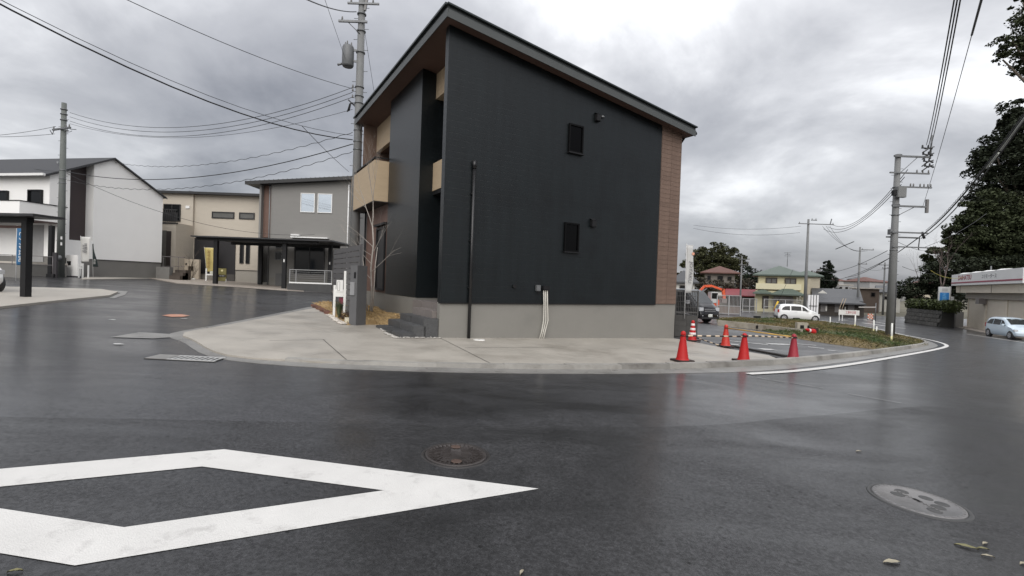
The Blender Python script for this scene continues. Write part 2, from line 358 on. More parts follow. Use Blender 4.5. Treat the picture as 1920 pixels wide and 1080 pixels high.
# ------------------------------------------------------------------ shared materials
asph = asphalt('wet_asphalt', (.027, .027, .029), .26, .52, .5, .3, .5, .20)
asph2 = asphalt('coarse_wet_asphalt', (.024, .024, .0255), .34, .6, .85, .28, .25, .22)
asph3 = asphalt('car_park_asphalt', (.05, .05, .052), .34, .6, .5, .45, .2, .25)
dirtm = M('bare_ground', (.16, .13, .09), .9, .3, 1.5, .4, 20)
conc = M('damp_concrete', (.345, .32, .28), .48, .16, 1.1, .12, 90, rvar=.35, dirt=((.24, .217, .185), .5, .5))
conc2 = M('kerb_concrete', (.25, .24, .22), .6, .25, 4, .25, 70, dirt=((.12, .112, .1), 2.0, .5), objvar=.22)
gutm = M('gutter_concrete', (.20, .195, .185), .35, .22, 3, .2, 70, rvar=.25, dirt=((.12, .115, .11), 1.3, .5))
white_paint = M('road_paint', (.57, .56, .54), .6, .08, 3, .3, 120, dirt=((.42, .41, .395), 5.5, .56))
worn_paint = M('worn_road_paint', (.52, .52, .51), .6, .2, 6, .1, 120, dirt=((.12, .12, .12), 3.5, .5))
black_metal = M('black_metal', (.010, .010, .011), .5, .2, 5, spec=.3)
dark_glass = M('dark_glass', (.008, .009, .010), .08, .05, 2, spec=.3)
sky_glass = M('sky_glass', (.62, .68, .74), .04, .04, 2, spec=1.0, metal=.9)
concpole = M('pole_concrete', (.165, .168, .168), .75, .18, 2.5, .15, 50, dirt=((.135, .145, .138), 1.2, .55), stretch=(1, 1, .25))
steel = M('galvanised_steel', (.16, .165, .17), .5, .15, 5, metal=.4)
wire_m = M('wire_rubber', (.018, .018, .02), .6, .1, 1)
white_metal = M('white_metal', (.74, .74, .73), .45, .06, 3)
porcelain = M('porcelain', (.15, .145, .14), .35, .1, 3)

# ------------------------------------------------------------------ terrain and road
def terrain():
    def axis(lo, hi, n, k): return [copysign(abs(t) ** k, t) * (hi if t > 0 else -lo) for t in np.linspace(-1, 1, n)]
    xs = axis(-1500, 1500, 81, 2.6); ys = axis(-300, 2600, 81, 2.6)
    vs = [(x, y, gz(x, y) - .12) for y in ys for x in xs]; n = len(xs)
    fs = [(j * n + i, j * n + i + 1, (j + 1) * n + i + 1, (j + 1) * n + i) for j in range(len(ys) - 1) for i in range(n - 1)]
    return struct(MB().add(vs, fs, True).build('ground', M('far_ground', (.11, .10, .07), .95, .4, .05, .2, 2)))
terrain()
xs = [x for x in range(-64, 81, 2)]; ys = [y for y in range(-16, 65, 2)]
struct(MB().add([(x, y, gz(x, y)) for y in ys for x in xs], [(j * len(xs) + i, j * len(xs) + i + 1, (j + 1) * len(xs) + i + 1, (j + 1) * len(xs) + i) for j in range(len(ys) - 1) for i in range(len(xs) - 1)], True).build('road', asph))
# the newer, coarser surfacing in the foreground, its seam running across the junction
seam = xy((-400, 770), (0, 782), (350, 788), (700, 795), (1000, 800), (1300, 799), (1520, 781), (1750, 762), (1850, 781), (2050, 822))
fg = [Vector((p.x, p.y)) for p in smooth_line(seam, .4)] + [Vector((9, -6)), Vector((-9, -6))]
struct(drape('road_patch', fg, .004, asph2, .0, 1.2))

# ------------------------------------------------------------------ concrete apron round the black house
gut_out = xy((600, 572), (470, 597.5), (400, 611), (316, 627), (345, 643), (400, 671), (545, 686.5), (700, 694), (850, 698.5), (1000, 700.5), (1150, 701), (1280, 700), (1400, 697), (1500, 689.5), (1600, 677), (1690, 663.5), (1740, 655), (1758, 649), (1752, 644), (1735, 638.5), (1690, 629))
kerb_in = xy((612, 574), (480, 601), (412, 614), (343, 627), (365, 641), (420, 667.5), (545, 679), (700, 685.5), (850, 690), (1000, 692.5), (1150, 693), (1280, 691.5), (1400, 687), (1500, 680), (1600, 669), (1690, 656.5), (1729, 650), (1740, 646.5), (1735, 642.5), (1716, 637), (1670, 627))
gl = smooth_line(gut_out, .5); kl = smooth_line(kerb_in, .5)
poly = list(gl) + list(reversed(kl))
struct(drape('gutter', poly, .008, gutm, .02, .8))
# apron: front edge along the kerb, back edge hidden under the house
i_end = min(range(len(kl)), key=lambda i: (kl[i] - G(1480, 681).xy).length)
HA = G(822.5, 636); HTH = radians(31.1); E1 = Vector((cos(HTH), sin(HTH))); E2 = Vector((-sin(HTH), cos(HTH)))
def hs(s, t): return Vector((HA.x, HA.y)) + E1 * s + E2 * t
apron = [p for p in kl[:i_end + 1]] + xy((1440, 668), (1360, 655), (1290, 641)) + [hs(8.75, 1.0), hs(.5, 2.5), hs(-.78, 2.9)] + [hs(-1.68, 2.6), hs(-1.63, 5.8), hs(-1.5, 9.9)]
struct(drape('concrete_apron', apron, .035, conc, .06, .9))
# saw-cut joints in the apron
jm = M('joint_dark', (.03, .028, .025), .9, .2, 5)  # plain dark colour of the joint strips
for a, b in (((606, 640), (652, 681)), ((826, 637), (925, 688)), ((505, 642), (610, 640)), ((872, 655), (1040, 654)), ((1205, 655), (1310, 666))):
    A, B = G(*a).xy, G(*b).xy; n = 12; struct(ribbon('apron_joint', [A.lerp(B, k / n) for k in range(n + 1)], .014, .0395, jm))
def kerbstones():
    root = thing('kerb', 'x', 'y'); del root['label']; del root['category']; struct(root)
    i0 = min(range(len(kl)), key=lambda i: (kl[i] - G(548, 679).xy).length)
    line = smooth_line([kl[i] for i in range(i0, len(kl), 2)], .05); cum = [0]
    for a, b in zip(line, line[1:]): cum.append(cum[-1] + (b - a).length)
    at = lambda d: line[min(range(len(cum)), key=lambda i: abs(cum[i] - d))]
    d = 0; L = 1.2
    while d < cum[-1] - .3:
        e = min(d + L, cum[-1]); ps = [at(d + .012 + (e - d - .024) * k / 4) for k in range(5)]; ins = offset_line(ps, .13); out = offset_line(ps, -.03)
        top = .055 + .07 * min(1, d / 9); mb = MB(); vs = []
        for p, q, o in zip(ps, ins, out):
            vs += [(o.x, o.y, gz(o.x, o.y) - .05), (p.x, p.y, gz(p.x, p.y) + top), (q.x, q.y, gz(q.x, q.y) + top + .004), (q.x, q.y, gz(q.x, q.y) - .05)]
        fs = [(i * 4 + k, i * 4 + k + 1, i * 4 + 5 + k, i * 4 + 4 + k) for i in range(4) for k in range(3)] + [(3, 2, 1, 0), (16, 17, 18, 19)]
        mb.add(vs, [f[::-1] for f in fs]).build('kerb_block', conc2, root); d = e
kerbstones()
# flush corner slab and drainage grating in the gutter
struct(drape('gutter_slab', xy((207, 633), (262, 623.5), (316, 627), (340, 632), (287, 635.5)), .01, gutm, .0, .5))
def grating():
    c = [G(*p) for p in ((271, 673), (303, 664), (404, 669.5), (402, 679.5))]; o = (c[0] + c[2]) / 2
    t = thing('drain_grating', 'grey steel gutter grating with slots at the concrete corner', 'drain grate', o)
    a = Vector((c[3] - c[0])); a.z = 0; L = a.length; a.normalize(); n = Vector((-a.y, a.x, 0)); w = .36
    P = lambda x, y, z: (c[0] + a * x + n * y).xy.to_3d() + Vector((0, 0, gz(*(c[0] + a * x + n * y).xy) + z))
    def bar(x0, x1, y0, y1, z, mat, name):
        vs = [P(x, y, zz) for zz in (.0, z) for y in (y0, y1) for x in (x0, x1)]
        return MB().add(vs, [(0, 2, 3, 1), (4, 5, 7, 6), (0, 1, 5, 4), (2, 6, 7, 3), (0, 4, 6, 2), (1, 3, 7, 5)]).build(name, mat, t, world=True)
    bar(0, L, -.02, w + .02, .009, M('grate_pit', (.02, .02, .02), .9), 'pit'); gm = M('grate_steel', (.46, .46, .45), .4, .2, 6, metal=.4)
    bar(0, .3, 0, w, .016, gutm, 'end_slab'); bar(.3, L, 0, .05, .018, gm, 'side_bar'); bar(.3, L, w - .05, w, .018, gm, 'side_bar')
    x = .33
    while x < L: bar(x, x + .035, .05, w - .05, .018, gm, 'bar'); x += .075
grating()
def pebbles(name, path, w, n, rr, mat, label=None):
    """loose stones along a line: one object, nobody would count them"""
    rnd = random.Random(5); mb = MB(); ico = [(0, 0, 1), (.9, 0, .2), (.28, .85, .2), (-.73, .53, .2), (-.73, -.53, .2), (.28, -.85, .2), (.5, .36, -.6), (-.5, .36, -.6), (0, -.6, -.6)]
    fi = [(0, 1, 2), (0, 2, 3), (0, 3, 4), (0, 4, 5), (0, 5, 1), (1, 6, 2), (2, 6, 7), (2, 7, 3), (3, 7, 4), (4, 7, 8), (4, 8, 5), (5, 8, 1), (1, 8, 6), (6, 8, 7)]
    for _ in range(n):
        k = rnd.randrange(len(path) - 1); p = path[k].lerp(path[k + 1], rnd.random()) + Vector((rnd.uniform(-w, w), rnd.uniform(-w, w))); r = rr * rnd.uniform(.6, 1.4); a = rnd.random() * 6.28
        z = gz(p.x, p.y) + .045 + r * .3
        mb.add([(p.x + r * (x * cos(a) - y * sin(a)), p.y + r * (x * sin(a) + y * cos(a)), z + zz * r * .6) for x, y, zz in ico], fi)
    o = mb.build(name, mat); o['kind'] = 'stuff'; return o
pebble_m = M('pale_pebbles', (.5, .46, .41), .7, .1, 4, island=.35)
pebbles('pebbles', [hs(-1.63, 5.6), hs(-1.72, 4), hs(-1.74, 2.75)], .09, 420, .03, pebble_m)
pebbles('white_pebbles', [hs(-.75, 2.75), hs(-1.1, .9), hs(-1.12, -.08), hs(-.02, -.09)], .05, 240, .022, M('white_pebbles', (.42, .40, .37), .7, .1, 4, island=.3))
def bricks():
    t = thing('brick_edging', 'short row of small red bricks edging the straw-covered planting bed', 'brick edging', on_ground(*hs(-1.55, 8)))
    bm_ = M('edging_brick', (.15, .07, .05), .85, .2, 10, objvar=.35, bump=.2)
    me = MB().box(-.1, .1, -.04, .04, 0, .09).mesh('brick', bm_); inv = base_matrix(t).inverted()
    for k in range(26):
        p = hs(-1.56 - .03 * sin(k), 6.0 + k * .14); q = inv @ Vector((p.x, p.y, gz(p.x, p.y) + .03))
        inst(me, 'brick', t, q, (0, .06 * sin(k * 3), HTH + pi / 2 * 0 + .15 * sin(k * 1.7)))
bricks()
# mounded planting bed covered with dry straw turf
bedm = M('dry_turf', (.30, .205, .095), .95, .3, 2.2, .8, 35, dirt=((.17, .115, .055), 2.5, .5))
bed_poly = [hs(-1.66, 2.7), hs(-.8, 2.85), hs(-.74, 2.2), hs(.25, 2.2), hs(.25, 9.0), hs(-.2, 9.9), hs(-1.5, 9.9), hs(-1.6, 5.8)]
def bed_h(x, y):
    p = Vector((x, y)) - hs(0, 0); s, t = p.dot(E1), p.dot(E2)
    e = min(1, max(0, (s + 1.66) / .5)) * min(1, max(0, (t - 2.5) / .5)); return .03 + .24 * e * (.8 + .2 * sin(3 * s + 2 * t)) + .03 * sin(7 * s) * sin(6 * t) * e
struct(drape('planting_bed', bed_poly, bed_h, bedm, .15, .25))
def blades(name, n, place, h, col, mat, spread=.05):
    rnd = random.Random(hash(name) % 1000 if False else len(name) * 7 + n); mb = MB()
    for _ in range(n):
        x, y, z = place(rnd); a = rnd.random() * 6.28; hh = h * rnd.uniform(.5, 1.2); w = hh * .06 + .004; lx, ly = rnd.gauss(0, spread), rnd.gauss(0, spread)
        dx, dy = cos(a) * w, sin(a) * w
        mb.add([(x - dx, y - dy, z), (x + dx, y + dy, z), (x + lx * .5 + dx * .6, y + ly * .5 + dy * .6, z + hh * .6), (x + lx * 1.4, y + ly * 1.4, z + hh * .95)], [(0, 1, 2), (0, 2, 3)])
    o = mb.build(name, mat); o['kind'] = 'stuff'; return o
def in_poly(poly):
    X = [p.x for p in poly]; Y = [p.y for p in poly]
    def f(rnd):
        while True:
            x, y = rnd.uniform(min(X), max(X)), rnd.uniform(min(Y), max(Y)); c = False; j = len(poly) - 1
            for i in range(len(poly)):
                if (Y[i] > y) != (Y[j] > y) and x < (X[j] - X[i]) * (y - Y[i]) / (Y[j] - Y[i]) + X[i]: c = not c
                j = i
            if c: return x, y
    return f
_pb = in_poly(bed_poly)
def _bp(rnd): x, y = _pb(rnd); return x, y, gz(x, y) + bed_h(x, y) - .02
blades('dry_grass', 3500, _bp, .07, None, M('straw', (.36, .25, .12), .9, .2, 3, island=.4), .06)

# pavements and forecourts on the other sides of the junction
palec = M('pale_concrete', (.36, .335, .295), .6, .14, 1.0, .15, 80, dirt=((.26, .24, .21), .5, .52))
pad = xy((-260, 612), (0, 579), (110, 566.5), (205, 556.5), (221, 549.5), (190, 544.5), (60, 541), (0, 540)) + [Vector((-33, 18)), Vector((-22, 6))]
struct(drape('car_space', [Vector(p) for p in pad], .06, palec, .08, 1.5))
struct(drape('car_space_edge', xy((205, 559), (226, 550.5), (200, 545), (240, 546.5), (234, 553.5), (214, 560)), .012, gutm, .0, 1))
struct(drape('forecourt', xy((332, 531.5), (440, 538), (540, 545.2), (650, 550), (655, 540), (640, 532)) + [Vector((-17, 47)), Vector((-32, 47)), Vector((-33, 40))], .05, M('forecourt_concrete', (.33, .29, .25), .6, .15, 1, .15, 80), .06, 2.5))
struct(drape('house_path', xy((150, 524.5), (290, 522.5), (296, 520), (160, 520)), .03, palec, .04, 2.5))
l = smooth_line(xy((330, 531.8), (440, 538.4), (540, 545.8), (650, 550.6)), .8); struct(ribbon('forecourt_edge', l, .25, .02, conc2))

# car park east of the house, grass island and the low concrete borders
cp = [hs(8.8, .4), hs(8.8, 14), hs(12, 22)] + xy((1352, 606), (1500, 630), (1560, 640)) + [Vector(kl[-1])]
k2 = [Vector(p) for p in kl[i_end + 1:]]
cp = xy((1292, 641), (1362, 655), (1442, 668)) + k2[:max(2, int(len(k2) * .62))] + xy((1640, 655), (1560, 645), (1500, 636), (1420, 622), (1345, 611), (1290, 604)) + [hs(9.5, 9), hs(8.8, 9)]
struct(drape('car_park', cp, .02, asph3, .05, 1.2))
isl = xy((1500, 637), (1560, 646.5), (1640, 656.5), (1690, 655.5), (1728, 649.5), (1736, 646), (1733, 642.5), (1712, 637), (1670, 627), (1640, 620.5), (1560, 608.5), (1520, 603.5), (1440, 600.5), (1345, 597.5), (1345, 605), (1420, 617))
def isl_h(x, y):
    p = Vector((x, y)); dm = 9
    for a, b in zip(isl, isl[1:] + isl[:1]):
        e = b - a; t = max(0, min(1, (p - a).dot(e) / e.length_squared)); dm = min(dm, (p - a - e * t).length)
    return .03 + min(1, dm / 1.3) * (.10 + .10 * (.5 + .5 * sin(x * .6 + y * .35)) + .05 * sin(x * 1.9))
grassm = M('island_turf', (.135, .10, .045), .95, .35, .5, .6, 25, dirt=((.04, .06, .016), .2, .43))
struct(drape('grass_island', isl, isl_h, grassm, .12, .9))
_pi = in_poly(isl)
def _ip(rnd): x, y = _pi(rnd); return x, y, gz(x, y) + isl_h(x, y) - .01
blades('grass', 16000, _ip, .13, None, M('grass_blades', (.125, .098, .04), .9, .45, .45, island=.5, dirt=((.035, .065, .014), .2, .43)), .07)

# road paint
def paint_poly(name, pts, mat=white_paint, dz=.012): return struct(drape(name, pts, dz, mat, 0, 1.5))
T_, R_, B_ = (G(*p).xy for p in ((420, 844), (1010, 918), (140, 1063))); L_ = T_ + B_ - R_; Cc = (T_ + B_) / 2
def diamond():
    o = [L_, B_, R_, T_]; i = [Cc + (p - Cc) * .548 for p in o]; mb = MB(); vs = []
    for k in range(4):
        for j in range(10): vs.append((o[k].lerp(o[(k + 1) % 4], j / 10), i[k].lerp(i[(k + 1) % 4], j / 10)))
    n = len(vs); V = [(a.x, a.y, gz(a.x, a.y) + .0075) for a, b in vs] + [(b.x, b.y, gz(b.x, b.y) + .0075) for a, b in vs]
    struct(mb.add(V, [(k, (k + 1) % n, n + (k + 1) % n, n + k) for k in range(n)]).build('road_diamond_marking', white_paint))
diamond()
edge = smooth_line(xy((1403, 702), (1500, 695.5), (1600, 683), (1700, 666), (1755, 655.5), (1774, 650), (1772, 646), (1757, 641), (1735, 636), (1690, 627.3), (1640, 616), (1560, 603.5), (1530, 600.5)), .35)
struct(ribbon('road_edge_line', edge, .16, .014, white_paint))
for a, b, w in (((1812, 626.5), (1990, 653), .15), ((1590, 598), (1640, 600), .3), ((1617, 605.5), (1665, 612), .3), ((1680, 614.5), (1698, 616), .3), ((1620, 600), (1664, 607.5), .18), ((1577, 600), (1588, 600.4), .5), ((1345, 601), (1450, 607), .2), ((1540, 601), (1620, 613), .14)):
    A, B = G(*a).xy, G(*b).xy; struct(ribbon('lane_line', [A.lerp(B, k / 12) for k in range(13)], w, .014, white_paint))
for a, b, w in (((1362, 640), (1440, 648), .16), ((1440, 646), (1490, 648), .3), ((1425, 656), (1452, 657.5), .3), ((1370, 647), (1385, 648.5), .3), ((1515, 652), (1545, 655), .16), ((1552, 658), (1572, 660), .14), ((1480, 645), (1530, 649), .12)):
    A, B = G(*a).xy, G(*b).xy; struct(ribbon('parking_marking', [A.lerp(B, k / 6) for k in range(7)], w, .032, worn_paint))
for a, b in (((1420, 709), (1470, 717)), ((1480, 718), (1545, 729)), ((1590, 739), (1690, 757))):
    A, B = G(*a).xy, G(*b).xy; struct(ribbon('faded_line', [A.lerp(B, k / 6) for k in range(7)], .03, .013, M('very_worn_paint', (.2, .2, .2), .6, .3, 9, dirt=((.05, .05, .05), 4, .48))))
paint_poly('orange_paint_patch', xy((303, 592.2), (318, 590), (340, 590), (356, 592.4), (344, 594.6), (322, 594.8)), M('orange_spray', (.42, .19, .12), .7, .3, 8, dirt=((.36, .28, .23), 5, .5)))
for p in ((345, 598), (222, 646), (210, 600)):
    c = G(*p).xy; paint_poly('chalk_mark', [c + Vector((cos(k) * .09, sin(k) * .05)) for k in np.linspace(0, 5.4, 7)], worn_paint)

def manhole(center, r, label, group_rot, rimm, lidm, kind):
    c = G(*center); nrm = Vector((.036, .005, 1)).normalized()
    t = thing('manhole_cover', label, 'manhole cover', (c.x, c.y, c.z)); t.rotation_euler = nrm.to_track_quat('Z', 'Y').to_euler()
    MB().lathe([(r * 1.09, .004), (r * 1.07, .011), (r * 1.0, .012), (r * .985, .004)], 48).build('frame_ring', rimm, t)
    MB().lathe([(r * .975, .004), (r * .965, .014), (r * .86, .014), (r * .85, .010), (0.001, .010)], 48).build('lid', lidm, t)
    rnd = random.Random(3)
    if kind == 'grid':                              # rows of short raised bars, two plain fields
        mb = MB()
        for ring in range(3):
            rr = r * (.78 - .1 * ring); n = int(46 * rr / r)
            for k in range(n):
                a = 2 * pi * k / n; d = Vector((cos(a), sin(a), 0)); tq = Vector((-d.y, d.x, 0)); mb.obox(d * (rr - .02) + Vector((0, 0, .0125)), d * (rr + .02) + Vector((0, 0, .0125)), .012, .007)
        mb.build('raised_pattern', lidm, t)
        mb = MB()
        for k in range(-5, 6):
            for s in (-1, 1): mb.box(k * .032 - .01, k * .032 + .01, s * .08 - .035, s * .08 + .035, .01, .0165)
        mb.build('centre_pattern', lidm, t)
        for a in (0, pi): MB().lathe([(.045, .0165), (.04, .0185), (.001, .0185)], 16, (cos(a) * r * .62, sin(a) * r * .62, 0)).build('boss', M('boss_rust', (.06, .035, .025), .6, .2, 9), t)
    else:
        for s in (-1, 1):
            for k in range(3):
                mb = MB(); cx, cy = s * r * .42 * cos(group_rot) - (k - 1) * .11 * sin(group_rot), s * r * .42 * sin(group_rot) + (k - 1) * .11 * cos(group_rot)
                mb.lathe([(.048, .0105), (.046, .0125), (.001, .0125)], 18, (cx, cy, 0)); o = mb.build('round_recess', M('recess_dark', (.045, .045, .045), .6, .2, 6), t)
        mb = MB()
        for k in range(30):
            a = 2 * pi * k / 30; d = Vector((cos(a), sin(a), 0)); mb.obox(d * r * .885 + Vector((0, 0, .0135)), d * r * .935 + Vector((0, 0, .0135)), .03, .006)
        for k in range(-6, 7): mb.box(k * .03 - .006, k * .03 + .006, -.012, .012, .01, .0145)
        mb.build('raised_pattern', lidm, t)
        for a in (1.3, 2.9, 4.6): MB().box(-.03, .03, -.012, .012, .0142, .0152).build('key_slot', black_metal, t); t.children[-1].location = (cos(a) * r * .93, sin(a) * r * .93, .0); t.children[-1].rotation_euler = (0, 0, a + pi / 2)
manhole((855, 854), .27, 'dark cast iron manhole cover in the road in front of the black house', 0, M('iron_dark_rim', (.03, .027, .026), .45, .2, 6, metal=.3), M('iron_dark', (.045, .038, .036), .42, .25, 8, .3, 60, metal=.3, rvar=.2), 'grid')
manhole((1720, 941), .30, 'pale grey manhole cover with six round dimples, near scattered leaves', .5, M('iron_pale_rim', (.035, .035, .035), .5, .2, 6), M('iron_pale', (.17, .165, .165), .42, .2, 7, .2, 60, metal=.35, rvar=.2), 'dots')
# ------------------------------------------------------------------ the black house (local frame: x along the long black wall, y back, z up)
blackclad = M('black_cladding', (.0066, .0092, .0106), .33, .30, 1.6, .10, 26, spec=.42, grooves=.152, dirt=((.0042, .0056, .0066), .7, .5), stretch=(3, 3, .22))
mortar = M('grey_mortar', (.205, .198, .18), .8, .07, 1.2, .1, 120, dirt=((.17, .165, .15), .6, .56))
roofmetal = M('dark_roof_metal', (.05, .055, .056), .38, .1, 2, metal=.35)
soffit_m = M('brown_soffit', (.105, .062, .048), .65, .12, 3, stretch=(1, 8, 1))
brownt = M('brown_tile', (.15, .102, .080), .68, .16, 5, .2, 60, objvar=.08, spec=.3)
beige_m = M('beige_panel', (.44, .34, .225), .62, .08, 2, .1, 50, stretch=(1, 1, 6), grooves=.23)
def black_house():
    H = thing('black_house', 'tall black clad corner house with a sloping roof and beige balcony', 'house', (HA.x, HA.y, 0), HTH)
    FZ = .93; roofz = lambda s: 7.80 - .1235 * (s + .17)           # underside of the roof
    zw = lambda x, y: roofz(x) + .02
    MB().prism([(-.0, 0), (8.68, 0), (8.68, 9.15), (.36, 9.15), (.36, 5.8), (.29, 5.8), (.29, 2.6), (1.25, 2.6), (1.25, .17), (0, .17)], -.75, FZ).build('foundation', mortar, H)
    # walls: every storey-high face is clad, the east end and back are tiled brown
    w = MB().prism([(0, -.035), (7.67, -.035), (7.67, .17), (0, .17)], FZ, zw)
    w.build('front_wall', blackclad, H)
    MB().box(-.004, 7.66, -.05, .1, FZ - .03, FZ).build('base_flashing', black_metal, H)
    MB().prism([(.28, 2.58), (2.2, 2.58), (2.2, 5.8), (.28, 5.8)], FZ, zw).build('bay_wall', blackclad, H)
    MB().prism([(1.55, .17), (1.75, .17), (1.75, 2.58), (1.55, 2.58)], FZ - .05, zw).build('recess_wall', M('recess_black', (.017, .018, .02), .6, .1, 1, .2, 30), H)
    MB().box(.72, 1.0, .17, 2.58, 6.95, 8.2 - .5).build('recess_panel', beige_m, H)
    MB().box(.70, 1.0, .17, 2.58, 4.17, 5.0).build('recess_panel', beige_m, H)
    MB().box(.72, 1.55, .18, 2.57, 4.05, 4.166).build('recess_ceiling', black_metal, H)
    for z in (5.1, 1.0): window(H, frame_of((1.55, 2.3 if z > 2 else 2.1, z), (0, -1, 0)), 1.9 if z > 2 else 1.2, 1.75 if z > 2 else 2.2, black_metal, dark_glass, name='window' if z > 2 else 'entrance_door', mull=1 if z > 2 else 0)
    # back block behind the balcony
    MB().prism([(1.5, 5.8), (8.68, 5.8), (8.68, 9.1), (1.5, 9.1)], 4.2, zw).build('upper_back_wall', blackclad, H)
    MB().prism([(.36, 5.8), (8.68, 5.8), (8.68, 9.1), (.36, 9.1)], FZ, 4.2).build('lower_back_wall', M('brown_wall', (.15, .09, .07), .65, .12, 4, .15, 40), H)
    MB().prism([(.62, 5.8), (.78, 5.8), (.78, 8.9), (.62, 8.9)], 6.7, zw).build('balcony_head_panel', beige_m, H)
    MB().box(.78, 1.5, 5.8, 8.9, 6.7, 6.8).build('balcony_ceiling', soffit_m, H)
    MB().prism([(.12, 8.9), (1.5, 8.9), (1.5, 9.1), (.12, 9.1)], 4.2, zw).build('balcony_fin', brownt, H)
    window(H, frame_of((1.5, 8.5, 4.5), (0, -1, 0)), 2.4, 2.1, black_metal, dark_glass, mull=1)
    b = MB(); b.box(-.2, -.06, 5.92, 9.55, 4.22, 5.66); b.box(-.06, .36, 5.92, 6.05, 4.22, 5.66); b.box(-.06, .36, 9.42, 9.55, 4.22, 5.66); b.box(-.06, 1.5, 5.93, 9.54, 4.225, 4.32)
    b.build('balcony', beige_m, H)
    r = MB(); r.box(-.19, -.1, 5.96, 9.5, 5.75, 5.79); r.box(-.19, .3, 5.95, 6.03, 5.75, 5.79)
    for y in np.linspace(6.0, 9.45, 6): r.box(-.165, -.125, y - .02, y + .02, 5.66, 5.75)
    r.build('balcony_rail', black_metal, H)
    MB().box(-.19, 1.5, 5.93, 9.54, 4.19, 4.218).build('balcony_underside', M('dark_soffit', (.03, .024, .022), .7), H)
    window(H, frame_of((.352, 7.3, 1.02), (0, -1, 0)), 1.15, 2.35, black_metal, M('door_black', (.012, .012, .013), .4), fw=.08, name='side_door')
    MB().box(.2, .36, 5.95, 7.35, 3.42, 3.5).build('door_canopy', black_metal, H)
    for x, y in ((.30, 9.05),): MB().tube([(x, y, .9), (x, y, 4.2)], .04, 8).build('downpipe', black_metal, H)
    # east end: brown tiles laid in courses on their own backing
    c = MB().prism([(7.68, -.03), (8.66, -.03), (8.66, 9.1), (7.68, 9.1)], FZ, zw).build('brown_column', M('tile_grout', (.135, .093, .074), .8), H)
    tw, th = .485, .148; t1 = MB().box(.004, tw - .004, -.012, .0, .003, th - .003).mesh('tile', brownt)
    n = 0; z = FZ + .01
    while z < roofz(8.2) - .05:
        for k in range(2): inst(t1, 'tile', c, (7.69 + k * tw, -.03, z))
        z += th
    side = MB().box(0, .012, .004, .91 - .004, .003, th * 2 - .003).mesh('tile', brownt)
    z = FZ + .01
    while z < roofz(8.66) - .2:
        for k in range(3): inst(side, 'tile', c, (8.66, -.02 + k * .91, z))
        z += th * 2
    # mono-pitch roof: deck with standing seams, fascia all round, brown soffit below
    x0, x1, y0, y1 = -.19, 8.93, -.36, 9.4; tk = .27
    top = lambda s: roofz(s) + tk
    d = MB(); vs = [(x, y, (roofz(x) + (tk if k else .04))) for k in (0, 1) for y in (y0, y1) for x in (x0, x1)]
    d.add(vs, [(0, 2, 3, 1), (4, 5, 7, 6), (0, 1, 5, 4), (2, 6, 7, 3), (0, 4, 6, 2), (1, 3, 7, 5)]); rf = d.build('roof', roofmetal, H)
    sf = MB().add([(x, y, roofz(x) + .03) for x, y in ((x0 + .03, y0 + .03), (x1 - .03, y0 + .03), (x1 - .03, y1 - .03), (x0 + .03, y1 - .03))], [(3, 2, 1, 0)]); sf.build('soffit', soffit_m, H)
    seam = MB().obox((x0 - .012, 0, top(x0) + .018), (x1, 0, top(x1) + .018), .03, .036).mesh('roof_seam', roofmetal)
    for k in range(22): inst(seam, 'roof_seam', rf, (0, y0 + .05 + k * (y1 - y0 - .1) / 21, 0))
    fa = MB(); fa.obox((x0, y0 - .012, roofz(x0) + .07), (x1, y0 - .012, roofz(x1) + .07), .024, .19); fa.obox((x0 - .012, y0 - .02, roofz(x0) + .075), (x0 - .012, y1, roofz(x0) + .075), .024, .2)
    fa.build('fascia', M('fascia_grey', (.062, .068, .068), .45, .08, 2), H)
    cap = MB(); cap.obox((x0 - .03, y0 - .03, top(x0) + .008), (x1 + .02, y0 - .03, top(x1) + .008), .09, .04); cap.obox((x0 - .03, y0, top(x0) + .02), (x0 - .03, y1, top(x0) + .02), .08, .05); cap.build('roof_edge_cap', M('roof_cap', (.028, .036, .036), .35, .1, 2, metal=.3), rf)
    gt = MB(); gt.tube([(x1 + .06, y0 + .02, roofz(x1) + .1), (x1 + .06, y1, roofz(x1) + .1)], .06, 8); gt.tube([(x1 + .06, .12, roofz(x1) + .08), (x1 - .1, .12, roofz(x1) - .12), (8.72, .12, roofz(x1) - .2), (8.72, .12, .2)], .035, 8); gt.build('gutter', black_metal, H)
    jet = M('jet_frame', (.003, .003, .0033), .5, .1, 4, spec=.12)
    # slit windows, vents and services on the long wall
    for x, z, ww, h in ((3.78, 5.32, .53, .82), (3.75, 2.44, .53, .84)):
        f = window(H, frame_of((x, -.037, z), (1, 0, 0)), ww, h, jet, M('black_glass', (.002, .002, .0022), .12, .05, 2, spec=.12), .045, .06)
        MB().box(x - .02, x + ww + .02, -.14, -.037, z - .035, z - .002).build('sill', black_metal, f)
    MB().obox((3.94, -.056, 3.1), (3.965, -.056, 3.11), .002, .05).build('painted_glint', M('painted_glint_warm', (.8, .5, .2), .4, emis=((1, .7, .35), .6)), H)  # warm glint in the lower window, put in as a small glowing bar
    for x, z in ((4.83, 6.5), (4.8, 3.33)):
        v = MB(); v.box(x - .09, x + .09, -.15, -.037, z - .1, z + .1); v.add([(x - .09, -.15, z + .1), (x + .09, -.15, z + .1), (x + .09, -.037, z + .16), (x - .09, -.037, z + .16)], [(0, 1, 2, 3)]); v.build('vent_hood', black_metal, H, bevel=.012)
    MB().lathe([(.05, 0), (.06, .03), (.03, .06), (.001, .07)], 12, (0, 0, 0)).build('round_vent', steel, H).location = (5.02, -.08, 6.55)
    p = MB(); p.tube([(.78, -.1, -.05), (.78, -.1, 4.38)], .042, 10); p.build('downpipe', M('pipe_black', (.01, .01, .011), .3), H)
